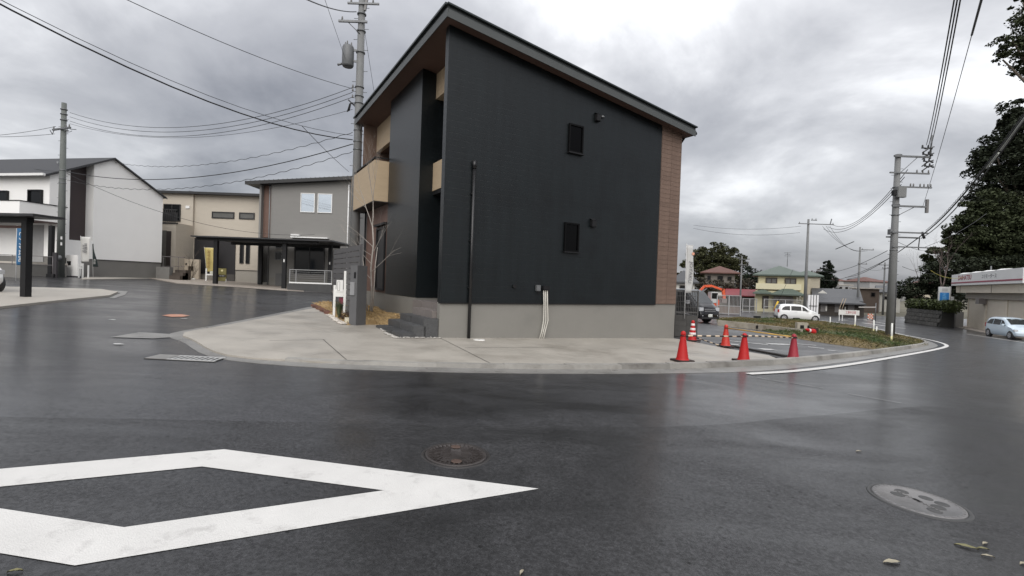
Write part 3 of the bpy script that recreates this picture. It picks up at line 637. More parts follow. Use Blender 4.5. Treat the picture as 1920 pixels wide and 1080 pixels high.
    MB().tube([(.78, -.1, 4.36), (.78, -.1, 4.56)], .055, 10).build('pipe_cap', M('pipe_black', (.01, .01, .011), .3), H)
    for z in (1.3, 2.5, 3.7): MB().box(.72, .84, -.1, -.036, z, z + .03).build('pipe_clip', black_metal, H)
    MB().tube([(2.12, -.037, 1.38), (2.12, -.1, 1.38)], .05, 12).build('faucet_box', black_metal, H)
    o = MB(); o.box(2.82, 2.96, -.12, -.036, 1.27, 1.44); o.build('outlet_box', steel, H, bevel=.01)
    MB().box(3.02, 3.24, -.16, -.036, 1.3, 1.42).build('cable_hood', black_metal, H, bevel=.015)
    for k in range(3):
        x = 3.07 + k * .06; MB().tube([(x, -.1, 1.32), (x + .02, -.11, .9), (x + .02 + .015 * k, -.12, .45), (x - .03, -.12, .15), (x - .12 + .01 * k, -.13, -.12)], .017, 8).build('refrigerant_tube', M('tube_white', (.52, .5, .45), .55, .08, 4), H)
    MB().tube([(2.88, -.1, 1.3), (2.89, -.09, 1.18)], .012, 6).build('outlet_cord', black_metal, H)
    return H
HOUSE = black_house()
def lid_white():
    c = G(898, 640); t = thing('drain_cover', 'small white round drain cover on the concrete at the black wall', 'drain cover', (c.x, c.y, c.z + .036))
    MB().lathe([(.15, -.01), (.15, .008), (.12, .012), (.001, .012)], 24).build('lid_disc', M('lid_white', (.7, .69, .66), .5), t); MB().box(-.03, .03, -.008, .008, .0125, .016).build('lid_grip', steel, t)
lid_white()
def steps():
    t = thing('entrance_steps', 'black rough stone steps climbing to the black house porch', 'steps', (HA.x, HA.y, 0), HTH)
    st = M('black_stone', (.062, .063, .064), .45, .25, 7, .6, 25, objvar=.2); porch = M('porch_tile', (.175, .155, .145), .6, .12, 12, .15, 60, objvar=.05)
    rnd = random.Random(2)
    def row(x0, x1, ya, yb, z0, z1, n, mat, name, j=.01):
        e = np.linspace(ya, yb, n + 1)
        for a, b in zip(e, e[1:]):
            mb = MB().box(x0 + rnd.uniform(-j, j), x1, a + .004, b - .004, z0, z1 + rnd.uniform(-j, j) * .4); mb.build(name, mat, t, bevel=.014 if mat is st else .006)
    row(-.99, -.60, .0, 2.2, -.05, .17, 3, st, 'stone_block'); row(-.67, -.32, .03, 2.12, -.05, .345, 2, st, 'stone_block'); row(-.40, .0, .03, 1.9, -.05, .52, 2, st, 'stone_block')
    row(-.12, .35, .19, 1.66, .4, .70, 3, porch, 'porch_tread', .0); row(.16, 1.5, .19, 2.5, .55, .87, 3, porch, 'porch_tread', .0)
steps()
def gatepost():
    c = G(668, 612.5); t = thing('gate_post', 'square dark grey gate post with letterbox in front of the bed', 'gate post', (c.x, c.y, c.z), HTH + .6)
    gp = M('gate_post_grey', (.105, .105, .108), .6, .1, 3, .1, 60); z1 = 1.72
    MB().box(-.02, .38, 0, .26, -.1, z1).build('post_body', gp, t, bevel=.006)
    MB().box(-.05, -.02, .07, .23, .88, 1.25).build('letterbox', M('letterbox_grey', (.34, .34, .345), .4, .1, 4, metal=.4), t, bevel=.004)
    MB().box(-.038, -.02, .05, .11, 1.36, 1.53).build('intercom', black_metal, t, bevel=.004)
    q = G(651, 609); g2 = thing('garden_light', 'small white garden light box at the foot of the gate post', 'garden light', (q.x, q.y, q.z + .04), HTH)
    MB().box(-.07, .07, -.05, .05, 0, .17).build('light_housing', M('light_white', (.62, .58, .48), .4), g2, bevel=.008); MB().box(-.045, .045, -.058, -.05, .04, .13).build('light_lens', M('lens', (.75, .7, .55), .2), g2)
gatepost()
def slat_fence():
    o = hs(-1.2, 3.2); t = thing('slat_fence', 'dark grey horizontal slat fence screen behind the gate post', 'fence', (o.x, o.y, gz(o.x, o.y)), HTH)
    sm = M('slat_grey', (.085, .083, .085), .55, .12, 3, objvar=.1, stretch=(1, 1, 5)); L = 4.0; z0, z1 = .12, 2.35
    for y in (0, L * .36, L * .7, L): MB().box(-.03, .03, y - .035, y + .035, -.05, z1 + .02).build('post', sm, t)
    n = 13; hh = (z1 - z0) / n; me = MB().box(-.05, -.032, -.05, L + .05, .008, hh - .012).mesh('slat', sm)
    for k in range(n): inst(me, 'slat', t, (0, 0, z0 + k * hh))
slat_fence()
def sign_stand(px, base, h, w, label, group=None, col=(.74, .74, .72)):
    c = G(*base) if not isinstance(base, Vector) else base; t = thing('sign_stand', label, 'sign stand', (c.x, c.y, c.z), .35)
    wm = M('sign_white', (.74, .74, .72), .5, .05, 3)
    for s, hh in ((-1, h * .72), (1, h)): MB().box(s * w / 2 - .03, s * w / 2 + .03, -.03, .03, 0, hh).build('leg', wm, t)
    MB().box(-w / 2 + .031, w / 2 - .031, -.035, .03, h * .40, h * .66).build('board', wm, t)
    return t
def white_sign():
    c = Vector(hs(-1.42, 5.0)).to_3d(); c.z = gz(c.x, c.y) + .12
    t = thing('sign_stand', 'white two-legged wooden sign stand on the straw bed by the slat fence', 'sign stand', c, .25); wm = M('sign_white', (.74, .74, .72), .5, .05, 3)
    MB().box(-.2, -.13, -.03, .03, -.1, .95).build('leg', wm, t); MB().box(.11, .18, -.03, .03, -.1, 1.42).build('leg', wm, t); MB().box(.182, .23, -.03, .03, .35, 1.0).build('leg', wm, t)
    MB().box(-.129, .109, -.035, .03, .58, .82).build('cross_board', wm, t)
    bd = MB().box(-.11, .09, -.05, -.037, .74, 1.12).build('sign_board', wm, t); ink = M('ink', (.08, .08, .09), .6)
    f = MB(); f.box(-.08, -.072, -.053, -.0505, .78, 1.07); f.box(-.012, -.004, -.053, -.0505, .78, 1.07); f.box(-.072, -.012, -.053, -.0505, 1.062, 1.07); f.box(-.072, -.012, -.053, -.0505, .78, .788); f.build('sign_outline', ink, bd)
    MB().box(-.03, .1, .05, .07, .34, .55).build('red_tag', M('tag_red', (.2, .03, .06), .6), t)
white_sign()
# a yucca-like tuft and a low shrub beside the sign
def tuft(name, label, c, n, h, mat, spread):
    rnd = random.Random(n); mb = MB()
    for _ in range(n):
        a = rnd.random() * 6.28; lean = rnd.uniform(.1, .75) * spread; hh = h * rnd.uniform(.6, 1); w = .012
        d = Vector((cos(a), sin(a), 0)); q = Vector((-d.y, d.x, 0)) * w; p0 = d * .03; p1 = d * lean * .5 + Vector((0, 0, hh * .62)); p2 = d * lean * 1.1 + Vector((0, 0, hh))
        mb.add([p0 - q, p0 + q, p1 + q * .8, p1 - q * .8, p2], [(0, 1, 2, 3), (3, 2, 4)])
    o = mb.build(name, mat); o.location = c; return o
c = Vector(hs(-1.55, 4.35)).to_3d(); c.z = gz(c.x, c.y) + .08
tag(tuft('spiky_plant', '', c, 90, .62, M('spiky_green', (.06, .075, .035), .6, .2, 5, island=.4), .28), 'spiky dark green tuft in front of the white sign stand', 'plant')
def low_shrub():
    c = Vector(hs(-1.5, 3.75)).to_3d(); c.z = gz(c.x, c.y) + .1; t = thing('low_shrub', 'low reddish brown leafy shrub between the white sign and gate post', 'shrub', c)
    leaf_cloud([((0, 0, .1), (.22, .2, .12))], 260, .05, M('shrub_leaf', (.05, .03, .022), .7, .2, 5, island=.4), 'foliage', t, 9)
    MB().tube([(0, 0, -.1), (.01, 0, .1)], .015, 5).build('stem', M('bark_dark', (.06, .05, .04), .9), t)
low_shrub()
def bed_tree():
    p = hs(-.55, 4.6); t = thing('bare_garden_tree', 'slender leafless multi-stem tree standing before the beige balcony', 'tree', (p.x, p.y, gz(p.x, p.y) + .2)); rnd = random.Random(11); bk = M('pale_bark', (.34, .31, .28), .85, .25, 9)
    mb = MB(); mb2 = MB()
    stem = [Vector(q) for q in ((0, 0, -.2), (.05, .02, .6), (-.02, .05, 1.5), (.06, .0, 2.3), (.0, .02, 2.9))]
    mb.tube(stem, [.04, .034, .029, .025, .022], 7); mb.tube([(.06, 0, -.2), (.12, -.02, .7), (.13, .02, 1.6), (.16, .1, 2.2)], [.03, .026, .02, .012], 6)
    mb.tube([(-.05, .03, -.1), (-.18, .1, .6), (-.24, .12, 1.3), (-.36, .16, 2.0)], [.024, .02, .015, .008], 6); mb.build('trunk', bk, t)
    for d, L in (((-.30, .1, 1), 1.3), ((.16, -.05, 1), 1.5), ((.02, .1, 1), 1.7)): branches(mb2, Vector((0, .02, 2.85)), Vector(d).normalized(), L, .018, 3, rnd, .32, .5, 3)
    for z, d in ((1.6, (-.6, .2, .7)), (2.2, (-.7, .1, .6)), (2.0, (.6, -.2, .7)), (1.1, (-.5, .3, .5)), (1.9, (-.9, .2, .35)), (1.4, (.7, -.1, .6))): branches(mb2, Vector((0.03, .02, z)), Vector(d).normalized(), 1.0, .011, 2, rnd, .4, .35, 3)
    mb2.build('twigs', bk, t)
bed_tree()

# ------------------------------------------------------------------ power poles
def insulator(mb, p, h=.16, r=.045):
    mb.lathe([(.012, 0), (r, .02), (r * .5, h * .3), (r * .95, h * .42), (r * .45, h * .6), (r * .8, h * .75), (.012, h)], 8, p)
def pole(label, base, h, r0, r1, rz=0, group='concrete utility poles'):
    t = thing('utility_pole', label, 'utility pole', base, rz, group)
    MB().tube([(0, 0, -.3), (0, 0, h)], [r0, r1], 16).build('pole_shaft', M('pole_concrete_dark', (.115, .125, .118), .8, .2, 2.5, .15, 50, dirt=((.17, .18, .17), 1.0, .52), stretch=(1, 1, .25)) if 'white gabled' in label else concpole, t); return t
def arm(t, z, x0, x1, y=0.0, w=.075, name='crossarm', posts=(), ang=0, brace=0):
    mb = MB(); c, s = cos(ang), sin(ang); mb.obox((x0 * c - y * s, x0 * s + y * c, z), (x1 * c - y * s, x1 * s + y * c, z), w, w)
    if brace: mb.tube([(0, y, z - brace), ((x1 if abs(x1) > abs(x0) else x0) * .6 * c, (x1 if abs(x1) > abs(x0) else x0) * .6 * s + y, z)], .018, 5)
    o = mb.build(name, steel, t)
    for x in posts:
        m2 = MB(); insulator(m2, (x * c - y * s, x * s + y * c, z + w / 2)); m2.build('insulator', porcelain, t)
    return o
def bands(t, zs, r):
    for z in zs: MB().tube([(0, 0, z), (0, 0, z + .05)], r, 14).build('pole_band', steel, t)
def rungs(t, z0, z1, r, n):
    mb = MB()
    for k in range(n): z = z0 + (z1 - z0) * k / n; s = 1 if k % 2 else -1; mb.tube([(s * r * .6, 0, z), (s * (r + .14), 0, z)], .012, 4)
    mb.build('climbing_rungs', steel, t)['kind'] = 'stuff'
WALL = {}
# tall pole behind the black house
PB = G(661, 573); PB = D(662, 560, 19.6); PB.z = gz(PB.x, PB.y)
pB = pole('tall concrete utility pole rising behind the black house balcony, carrying a transformer', PB, 14.2, .21, .125)
zB = lambda v: D(672, v, PB.y).z - PB.z
bands(pB, [zB(v) for v in (28, 60, 100, 165, 182, 195, 246, 267, 282)], .185); rungs(pB, 2.5, 13.8, .17, 26)
m = MB(); zt = zB(128); m.lathe([(.001, 0), (.2, .0), (.235, .06), (.235, .78), (.2, .86), (.001, .9)], 18, (-.48, -.1, zt)); tr = m.build('transformer', M('transformer_grey', (.13, .135, .14), .5, .15, 3), pB)
m = MB(); [insulator(m, (-.48 + dx, -.1 + dy, zt + .88), .14, .035) for dx, dy in ((-.12, 0), (.12, .02), (0, -.12))]; m.build('bushing', porcelain, tr)
m = MB(); m.obox((-.3, -.1, zt + .25), (0, 0, zt + .25), .05, .08); m.obox((-.3, -.1, zt + .7), (0, 0, zt + .7), .05, .08); m.tube([(-.72, -.1, zt + .12), (-.9, -.12, zt + .06)], .05, 6); m.build('transformer_bracket', steel, pB)
arm(pB, zB(44), -.9, .28, -.14, .08, posts=(-.75,), brace=.5); arm(pB, zB(10), -.55, .75, -.14, .07, posts=(-.4, .5)); MB().obox((.16, -.1, zB(22)), (.3, -.1, zB(-20)), .1, .08).build('arrester', porcelain, pB)
for v in (165, 172, 184): m = MB(); insulator(m, (-.26, -.05, zB(v)), .12, .04); m.tube([(-.3, -.05, zB(v)), (0, 0, zB(v))], .015, 4); m.build('insulator', porcelain, pB)
m = MB(); z = zB(196)
for k in range(5): m.tube([(-.16, 0, z), (-.3 - .03 * k, -.06 + .03 * k, z + .05), (-.36 - .04 * k, -.08 + .04 * k, z - .3)], .012, 4)
m.obox((-.12, 0, z - .12), (-.45, 0, z + .18), .04, .05); m.build('cable_spray', wire_m, pB)
# left pole
PL = G(113, 520); pL = pole('concrete utility pole standing before the white gabled house', PL, 10.35, .20, .12)
zL = lambda v: D(118, v, PL.y).z - PL.z
bands(pL, [zL(v) for v in (206, 215, 226, 320, 336, 344)], .17); rungs(pL, 2.2, 9.8, .16, 18)
arm(pL, zL(243), -.75, .95, -.15, .09, posts=(-.65, .55, .85), ang=-.35); arm(pL, zL(245), -.12, .3, 0, .06, name='bracket')
for x, z in ((-.7, -.3), (.6, -.32), (.85, -.1)):
    m = MB(); m.tube([(x * .94, -.15 - x * .34, zL(243) - .04), (x, -.2 - x * .34, zL(243) + z), (x + .14, -.25, zL(243) + z * .4)], .018, 5); m.build('jumper_cable', wire_m, pL)
for z in (1.9, 2.25): MB().obox((.17, -.16, z), (.17, -.16, z + .18), .1, .01, (0, 1, 0)).build('pole_plate', white_metal, pL)
m = MB().lathe([(.001, 0), (.17, .01), (.17, .03), (.001, .04)], 14); mr = m.build('round_mirror_back', steel, pL); mr.rotation_euler = (pi / 2, 0, 0); mr.location = (.12, -.2, 1.15)
# right pole
PR = G(1668, 637); pR = pole('large concrete utility pole on the grass island beside the curving road', PR, 9.7, .21, .125)
zR = lambda v: D(1676, v, PR.y).z - PR.z
bands(pR, [zR(v) for v in (292, 352, 385, 404, 436, 470, 565, 590)], .18); rungs(pR, 2.4, 9.3, .17, 20)
arm(pR, zR(294), -.3, 1.55, -.15, .085, brace=.9); arm(pR, zR(325), -.5, 1.55, -.15, .07, posts=(.9, 1.2, 1.5)); arm(pR, zR(351), .1, 1.7, -.15, .07, posts=(.6, .75, 1.1, 1.3, 1.5, 1.65))
arm(pR, zR(387), -.3, 1.5, -.15, .085, brace=.5); arm(pR, zR(436), -.25, 1.6, -.15, .07); arm(pR, zR(444), -.3, 1.4, .15, .07); arm(pR, zR(463), -.2, 1.7, -.15, .06)
MB().box(-.22, .24, -.38, -.17, zR(372), zR(352)).build('switch_box', M('switch_grey', (.16, .165, .165), .5), pR, bevel=.02); MB().box(-.34, -.2, -.3, -.1, zR(368), zR(358)).build('switch_lever', black_metal, pR)
MB().box(1.44, 1.56, -.2, -.1, zR(398), zR(373)).build('end_insulator', porcelain, pR)
m = MB(); m.tube([(1.55, -.15, zR(297)), (1.6, -.15, zR(253))], .04, 6); m.build('riser_post', steel, pR)
for k, v in enumerate((278, 290, 303, 312)):
    m = MB()
    for x in (1.2 + .06 * k, 1.5 + .04 * k): m.tube([(x - .02, -.3, zR(v) - .05), (x + .1, .05, zR(v) + .1)], [.05, .03], 6); insulator(m, (x + .1, .05, zR(v) + .05), .2, .06)
    m.tube([(1.1, -.2, zR(v) - .25), (1.5, -.1, zR(v) + .02), (1.78, -.1, zR(v) + .12)], .03, 5); m.build('strain_insulator', M('insulator_dark', (.03, .03, .03), .5), pR)
m = MB(); m.tube([(1.2, -.15, zR(444)), (1.16, -.15, zR(465)), (1.2, -.15, zR(468))], .025, 5); m.tube([(1.3, -.15, zR(434)), (1.45, -.15, zR(446))], .06, 6); m.build('cable_clamp', wire_m, pR)
MB().tube([(.08, -.19, 0.02), (.08, -.17, 3.0)], .028, 6).build('cable_conduit', wire_m, pR); MB().box(-.29, -.18, -.1, .1, zR(440), zR(430)).build('junction_box', steel, pR)
# distant poles
def far_pole(label, px_base, v_top, arms, rad=.17):
    b = G(*px_base); h = D(px_base[0] + .036 * (px_base[1] - v_top), v_top, b.y).z - b.z; t = pole(label, b, h, rad, rad * .6)
    for dz, x0, x1 in arms: arm(t, h - dz, x0, x1, -.12, .08, posts=(x0 + .1, x1 - .1))
    return t, b, h
P2, p2b, p2h = far_pole('grey utility pole in front of the yellow house', (1508, 597), 411, ((.5, -1.1, 2.6), (.1, .2, .8)))
MB().obox((2.2, -.12, p2h - .5), (2.35, -.12, p2h + .1), .07, .07).build('arm_post', steel, P2)
P3, p3b, p3h = far_pole('slim utility pole with a single crossarm among the low dark houses', (1607, 593), 463, ((.35, .1, 1.7), (2.2, -.3, .9)), .16)
P4, p4b, p4h = far_pole('dark wooden utility pole farther down the road past the checked board', (1655, 589), 492, ((.4, -1.1, 1.3), (.9, -.5, .9)), .15)
P5, p5b, p5h = far_pole('faint thin utility pole near the round tree top behind the excavator', (1387, 585), 480, ((.4, -.4, .9), (1.1, -.3, .6)), .12)

# ------------------------------------------------------------------ overhead wires: each span is a thing of its own
def wire(label, a, b, sag=0.0, r=.014, group=None, n=18, mids=None, name='overhead_wire', mat=None, loops=0, t0=0.0, t1=1.0):
    a, b = Vector(a), Vector(b); pts = []; n = max(n, loops * 5)
    for k in range(n + 1):
        t = t0 + (t1 - t0) * k / n; p = a + (b - a) * t; p.z -= sag * 4 * t * (1 - t)
        if loops: p.z += .025 * sin(t * loops * 2 * pi)
        pts.append(p)
    mb = MB().tube([p - a for p in pts], r, 5); o = mb.build(name, mat or wire_m); o.location = a; tag(o, label, 'wire', group); return o
def px_wire(label, pa, da, pb, db, sag=0, r=.014, **k): return wire(label, D(pa[0], pa[1], da), D(pb[0], pb[1], db), sag, r, **k)
yb = PB.y; yl = PL.y; yr = PR.y
px_wire('thick dark cable sloping from the top left sky to the house pole', (-60, -24), 9, (661, 262), yb, .55, .020, t0=-.7)
px_wire('thin cable lashed just above the thick sloping cable', (-60, -32), 9, (661, 254), yb, .50, .008, t0=-.7)
px_wire('lone thin wire crossing the upper sky down to the house pole insulators', (180, -28), 11, (660, 166), yb, .2, .010, t0=-.7)
px_wire('short heavy cable entering from above to the transformer pole top', (560, -8), 12, (668, 22), yb, .12, .018, t0=-.7)
px_wire('thin tie wire dropping past the transformer', (606, -10), 13, (648, 112), yb, .0, .007, t0=-.7)
for k in range(3): px_wire(('top', 'middle', 'lowest')[k] + ' of three parallel strands between the left pole and house pole', (131, 211 + 8 * k), yl, (661, 164 + 9 * k), yb, 1.25, .012, group='three strands between the two left poles', n=24)
px_wire('faint wire just under the three parallel strands', (131, 232), yl, (661, 205), yb, 1.0, .009)
px_wire('lashed telephone cable from the white house roof up to the house pole', (206, 303), 33, (661, 248), yb, .8, .012, loops=26)
px_wire('heavier telephone cable low over the white house gable', (126, 322), yl, (661, 270), yb, .9, .020, loops=0)
px_wire('lowest lashed cable reaching the house pole above the grey roof', (126, 338), yl, (661, 284), yb, 1.0, .012, loops=30)
px_wire('service drop crossing in front of the beige house', (125, 325), yl, (590, 440), 34, 1.1, .012)
px_wire('slack service drop from the big sloping cable towards the grey roof', (566, 236), 15.5, (654, 322), 24, .05, .010)
px_wire('upper wire leaving the left pole crossarm to the left', (105, 237), yl, (-90, 258), 24, .15, .012, t1=1.6)
px_wire('lower wire leaving the left pole crossarm to the left', (103, 251), yl, (-90, 254), 24, .12, .012, t1=1.6)
px_wire('faint wire behind the dark gable roof ridge', (-60, 288), 38, (110, 322), yl, .2, .010)
px_wire('stay wire from the pole top down behind the black roof', (684, 60), yb, (712, 240), 24, 0, .008)
for k in range(3): px_wire(('leftmost', 'middle', 'rightmost')[k] + ' of three parallel lines running overhead to the right pole', (1737 + k * 3, 272 + 6 * k), yr, (1796 + 6 * k, -40), 8.2, .28, .014, t1=1.6, group='three lines overhead at the right pole')
wA = px_wire('thicker sleeved line alongside the three overhead lines', (1822, 66), 11.5, (1850, -36), 8.4, .0, .024, t1=1.6)
px_wire('thin continuation of the sleeved line down to the right pole', (1730, 388), yr, (1822, 66), 11.5, .15, .009)
for k in range(2): px_wire(('thicker', 'thinner')[k] + ' strand of the heavy cable bundle running up towards the big trees', (1724 + k * 3, 444 + k * 3), yr, (1990, 120 + 8 * k), 9.5, .42 + .06 * k, .026 - .008 * k, t1=1.6, group='strands of the heavy cable bundle')
px_wire('coiled support strand above the heavy cable bundle', (1736, 432), yr, (1990, 112), 9.5, .34, .009, t1=1.6, loops=40)
def sleeves():
    a, b = D(1724, 444, yr), D(1990, 120, 9.5); P = lambda t: a.lerp(b, t) - Vector((0, 0, .42 * 4 * t * (1 - t))) + Vector((.02, 0, -.035))
    for t0, t1, lab in ((.70, .765, 'lower white sleeve on the heavy cable bundle'), (.775, .90, 'upper white sleeve on the heavy cable bundle')):
        o = MB().tube([P(t0), P((t0 + t1) / 2), P(t1)], .024, 6).build('cable_sleeve', M('sleeve_white', (.5, .52, .48), .5)); tag(o, lab, 'cable sleeve', 'white sleeves on the heavy cable')
sleeves()
px_wire('thin wire from the lowest pole arm into the right hand trees', (1735, 463), yr, (1850, 400), 34, .2, .012)
for k in range(3):
    px_wire(('top', 'middle', 'lowest')[k] + ' of three curved lines from the right pole to the yellow house pole', (1702 - 6 * k, 318 + 14 * k), yr, (1560 - 8 * k, 421 + 4 * k), p2b.y, 1.2, .018, group='three curved lines between right hand poles')
    px_wire(('left', 'middle', 'right')[k] + ' of three lines going on to the slim far pole', (1556 - 7 * k, 424), p2b.y, (1617 + 5 * k, 470), p3b.y, .9, .014, group='three lines to the slim far pole')
px_wire('heavy low cable from the right pole past the slim pole towards the hills', (1722, 446), yr, (1585, 520), 64, .5, .026)
px_wire('upper thin cable between the right pole and distant houses', (1664, 470), yr, (1540, 508), 60, .5, .016)
px_wire('lower thin cable between the right pole and distant houses', (1664, 486), yr, (1540, 524), 62, .5, .016)
px_wire('cable from the slim pole to the dark wooden pole', (1613, 500), p3b.y, (1657, 505), p4b.y, .3, .016)
px_wire('upper faint wire meeting the yellow house pole from the left', (1300, 422), 56, (1502, 424), p2b.y, .4, .014)
px_wire('lower faint wire meeting the yellow house pole from the left', (1300, 428), 56, (1500, 436), p2b.y, .5, .014)
px_wire('slanting light coloured wire guard hanging between far poles', (1567, 467), 40, (1601, 453), 37, 0, .035, name='wire_guard', mat=steel)
px_wire('pair of yellow tinted cables running to the showroom roof', (1745, 507), 45, (1806, 520), 44, .35, .018, mat=M('cable_yellow', (.35, .3, .06), .5))
for k, (a, b) in enumerate((((1680, 452), (1745, 470)), ((1692, 500), (1760, 512)))):
    px_wire(('upper' if k == 0 else 'lower') + ' faint wire between the right pole and the hedge trees', a, 26, b, 48, .2, .012)
# ------------------------------------------------------------------ white gabled house on the left
whitew = M('white_render', (.84, .835, .82), .8, .03, .8, .08, 90, dirt=((.80, .79, .775), .35, .6))
greyb = M('grey_base', (.17, .165, .155), .8, .1, 1.5, .1, 60)
dkroof = M('charcoal_roof', (.030, .031, .034), .6, .15, 4, stretch=(1, 6, 1))
def white_house():
    gx, gy = -28.43, 28.7; ang = atan2(.98, .18); zg = gz(gx, gy); d = Vector((.18, .98)).normalized(); l = Vector((-d.y, d.x))
    t = thing('white_gabled_house', 'white gabled house with charcoal roof and dark brown recessed strip', 'house', (gx, gy, zg), ang); t.scale = (1.104, 1.104, 1.104)
    # local: x along the gable wall (away), y to the left, z up; gable apex at x=3.4
    Hh, Wd, Lg = 5.62, 6.8, 9.5; apex = 7.35; sl = (apex - Hh) / (Wd / 2); roofz = lambda x: apex - abs(x - Wd / 2) * sl
    MB().box(0.0, Wd, .0, Lg, -.6, 1.05).build('foundation', greyb, t)
    def slab(x0, x1, y0, y1, zb, mat, name):
        xs = sorted({x0, x1} | ({Wd / 2} if x0 < Wd / 2 < x1 else set())); mb = MB()
        vs = [(x, y, z) for x in xs for y in (y0, y1) for z in (zb, roofz(x))]; n = len(xs); fs = []
        for i in range(n - 1):
            a, b = i * 4, i * 4 + 4; fs += [(a, b, b + 1, a + 1), (a + 2, a + 3, b + 3, b + 2), (a + 1, b + 1, b + 3, a + 3), (a, a + 2, b + 2, b)]
        fs += [(0, 1, 3, 2), (n * 4 - 4, n * 4 - 2, n * 4 - 1, n * 4 - 3)]; return mb.add(vs, fs).build(name, mat, t)
    slab(-.02, 1.0, -.02, Lg, 1.05, whitew, 'wall'); slab(2.28, Wd + .02, -.02, Lg, 1.05, whitew, 'wall'); slab(1.0, 2.28, .55, Lg, 1.05, M('brown_recess', (.05, .036, .036), .6, .08, 2), 'recess_panel')
    MB().box(1.0, 2.28, -.0, .55, 1.05, 2.1).build('recess_base', whitew, t)
    MB().box(2.2, Wd + .03, -.035, 0, 1.02, 1.05).build('base_flashing', black_metal, t)
    for s in (-1, 1):
        x0, x1 = (-.35, Wd / 2 + .01) if s < 0 else (Wd / 2 - .01, Wd + .22); mb = MB(); zz = lambda x: apex - abs(x - Wd / 2) * sl
        vs = [(x, y, zz(x) + dz) for dz in (.03, .09) for y in (-.16, Lg + .3) for x in (x0, x1)]; mb.add(vs, [(0, 2, 3, 1), (4, 5, 7, 6), (0, 1, 5, 4), (2, 6, 7, 3), (0, 4, 6, 2), (1, 3, 7, 5)]); mb.build('roof', dkroof, t)
    zz = lambda x: apex - abs(x - Wd / 2) * sl
    for xa, xb in ((-.35, Wd / 2), (Wd / 2, Wd + .22)): MB().obox((xa, -.175, zz(xa) + .0), (xb, -.175, zz(xb) + .0), .03, .05).build('verge_board', dkroof, t)
    MB().obox((-.42, -.2, Hh - .1), (-.42, Lg, Hh - .1), .13, .13).build('eaves_gutter', white_metal, t)
    MB().lathe([(.05, 0), (.05, .16), (.001, .16)], 8, (1.7, 1.9, zz(1.7) + .15)).build('roof_vent', steel, t)
    # left (street) side
    f = frame_of((-.025, 1.35, 3.6), (0, -1, 0)); window(t, f, .95, 1.15, black_metal, dark_glass, .06, .12)
    f = frame_of((-.025, 3.6, 3.6), (0, -1, 0)); window(t, f, .8, 1.1, black_metal, dark_glass, .06, .12)
    # porch block with parapet, brown soffit and entrance
    MB().box(-1.75, .45, -.6, 4.5, 2.95, 3.85).build('porch_parapet', whitew, t); MB().box(-1.78, .47, -.63, 4.52, 3.85, 3.89).build('parapet_cap', black_metal, t)
    MB().box(-1.72, .43, -.57, 4.48, 2.9, 2.947).build('porch_soffit', M('porch_brown', (.13, .085, .08), .6), t)
    MB().box(.15, .42, -.56, -.03, 1.0, 2.9).build('porch_pier', whitew, t)
    MB().box(-1.7, .5, -.6, 2.5, -.3, .62).build('porch_base', greyb, t); MB().box(-1.74, .52, -.64, 2.5, .62, .72).build('porch_floor', M('porch_floor', (.42, .39, .34), .6), t)
    for k in range(3): MB().box(-1.75 - .3 * (k + 1), -1.75 - .3 * k, -.6, 1.6, -.3, .62 - .18 * (k + 1) + .0).build('porch_step', M('step_dark', (.05, .05, .052), .6, .2, 6), t)
    MB().box(-.04, -.022, .3, 1.3, .75, 2.8).build('entrance_door', M('door_grey', (.3, .3, .3), .5), t)
    MB().tube([(-1.6, -.6, .72), (-1.6, -.6, 1.15)], .035, 6).build('porch_lamp_post', black_metal, t)
    return t
white_house()
def left_small_things():
    # porch railing wall with rail
    p = D(-10, 505, 24.5); q = D(97, 505, 24.5); t = thing('porch_railing', 'thin dark railing on a low grey wall before the white porch', 'railing', (p.x, p.y, gz(p.x, p.y)))
    L = q.x - p.x; MB().box(0, L * .52, 0, .15, -.2, .62).build('low_wall', greyb, t); mb = MB(); mb.obox((0, .07, 1.15), (L, .07, 1.12), .03, .03); mb.obox((0, .07, .7), (L, .07, .68), .03, .03); mb.build('rail', M('rail_grey', (.12, .11, .11), .5), t)
    for k in (0.02, .28, .55, .99): MB().tube([(L * k, .07, .0), (L * k, .07, 1.14)], .018, 5).build('post', M('rail_grey', (.12, .11, .11), .5), t)
    # mailbox wall
    c = G(134, 519); t = thing('mailbox_wall', 'low white wall with black letterbox to the right of the concrete pole', 'gate wall', (c.x, c.y, c.z), -.15)
    wb = MB(); wb.box(-.42, .44, 0, .2, .06, 1.38); wb.build('wall_body', whitew, t, bevel=.01); MB().box(-.33, -.06, -.03, 0, .72, .98).build('letterbox', black_metal, t, bevel=.006); MB().box(-.46, .5, -.03, .24, -.1, .06).build('plinth', M('step_dark', (.05, .05, .052), .6, .2, 6), t)
    # dark gate post, thin
    c = G(95, 520); t = thing('porch_post', 'thin black square post standing before the white porch entrance', 'post', (c.x, c.y, c.z)); MB().box(-.1, .1, -.1, .1, -.1, 3.0).build('post_shaft', black_metal, t); MB().box(.1, .36, -.05, .05, -.1, 1.45).build('post_panel', M('panel_dark', (.03, .027, .03), .6), t); MB().box(-.14, .3, -.14, .14, -.1, .2).build('post_base', black_metal, t)
left_small_things()
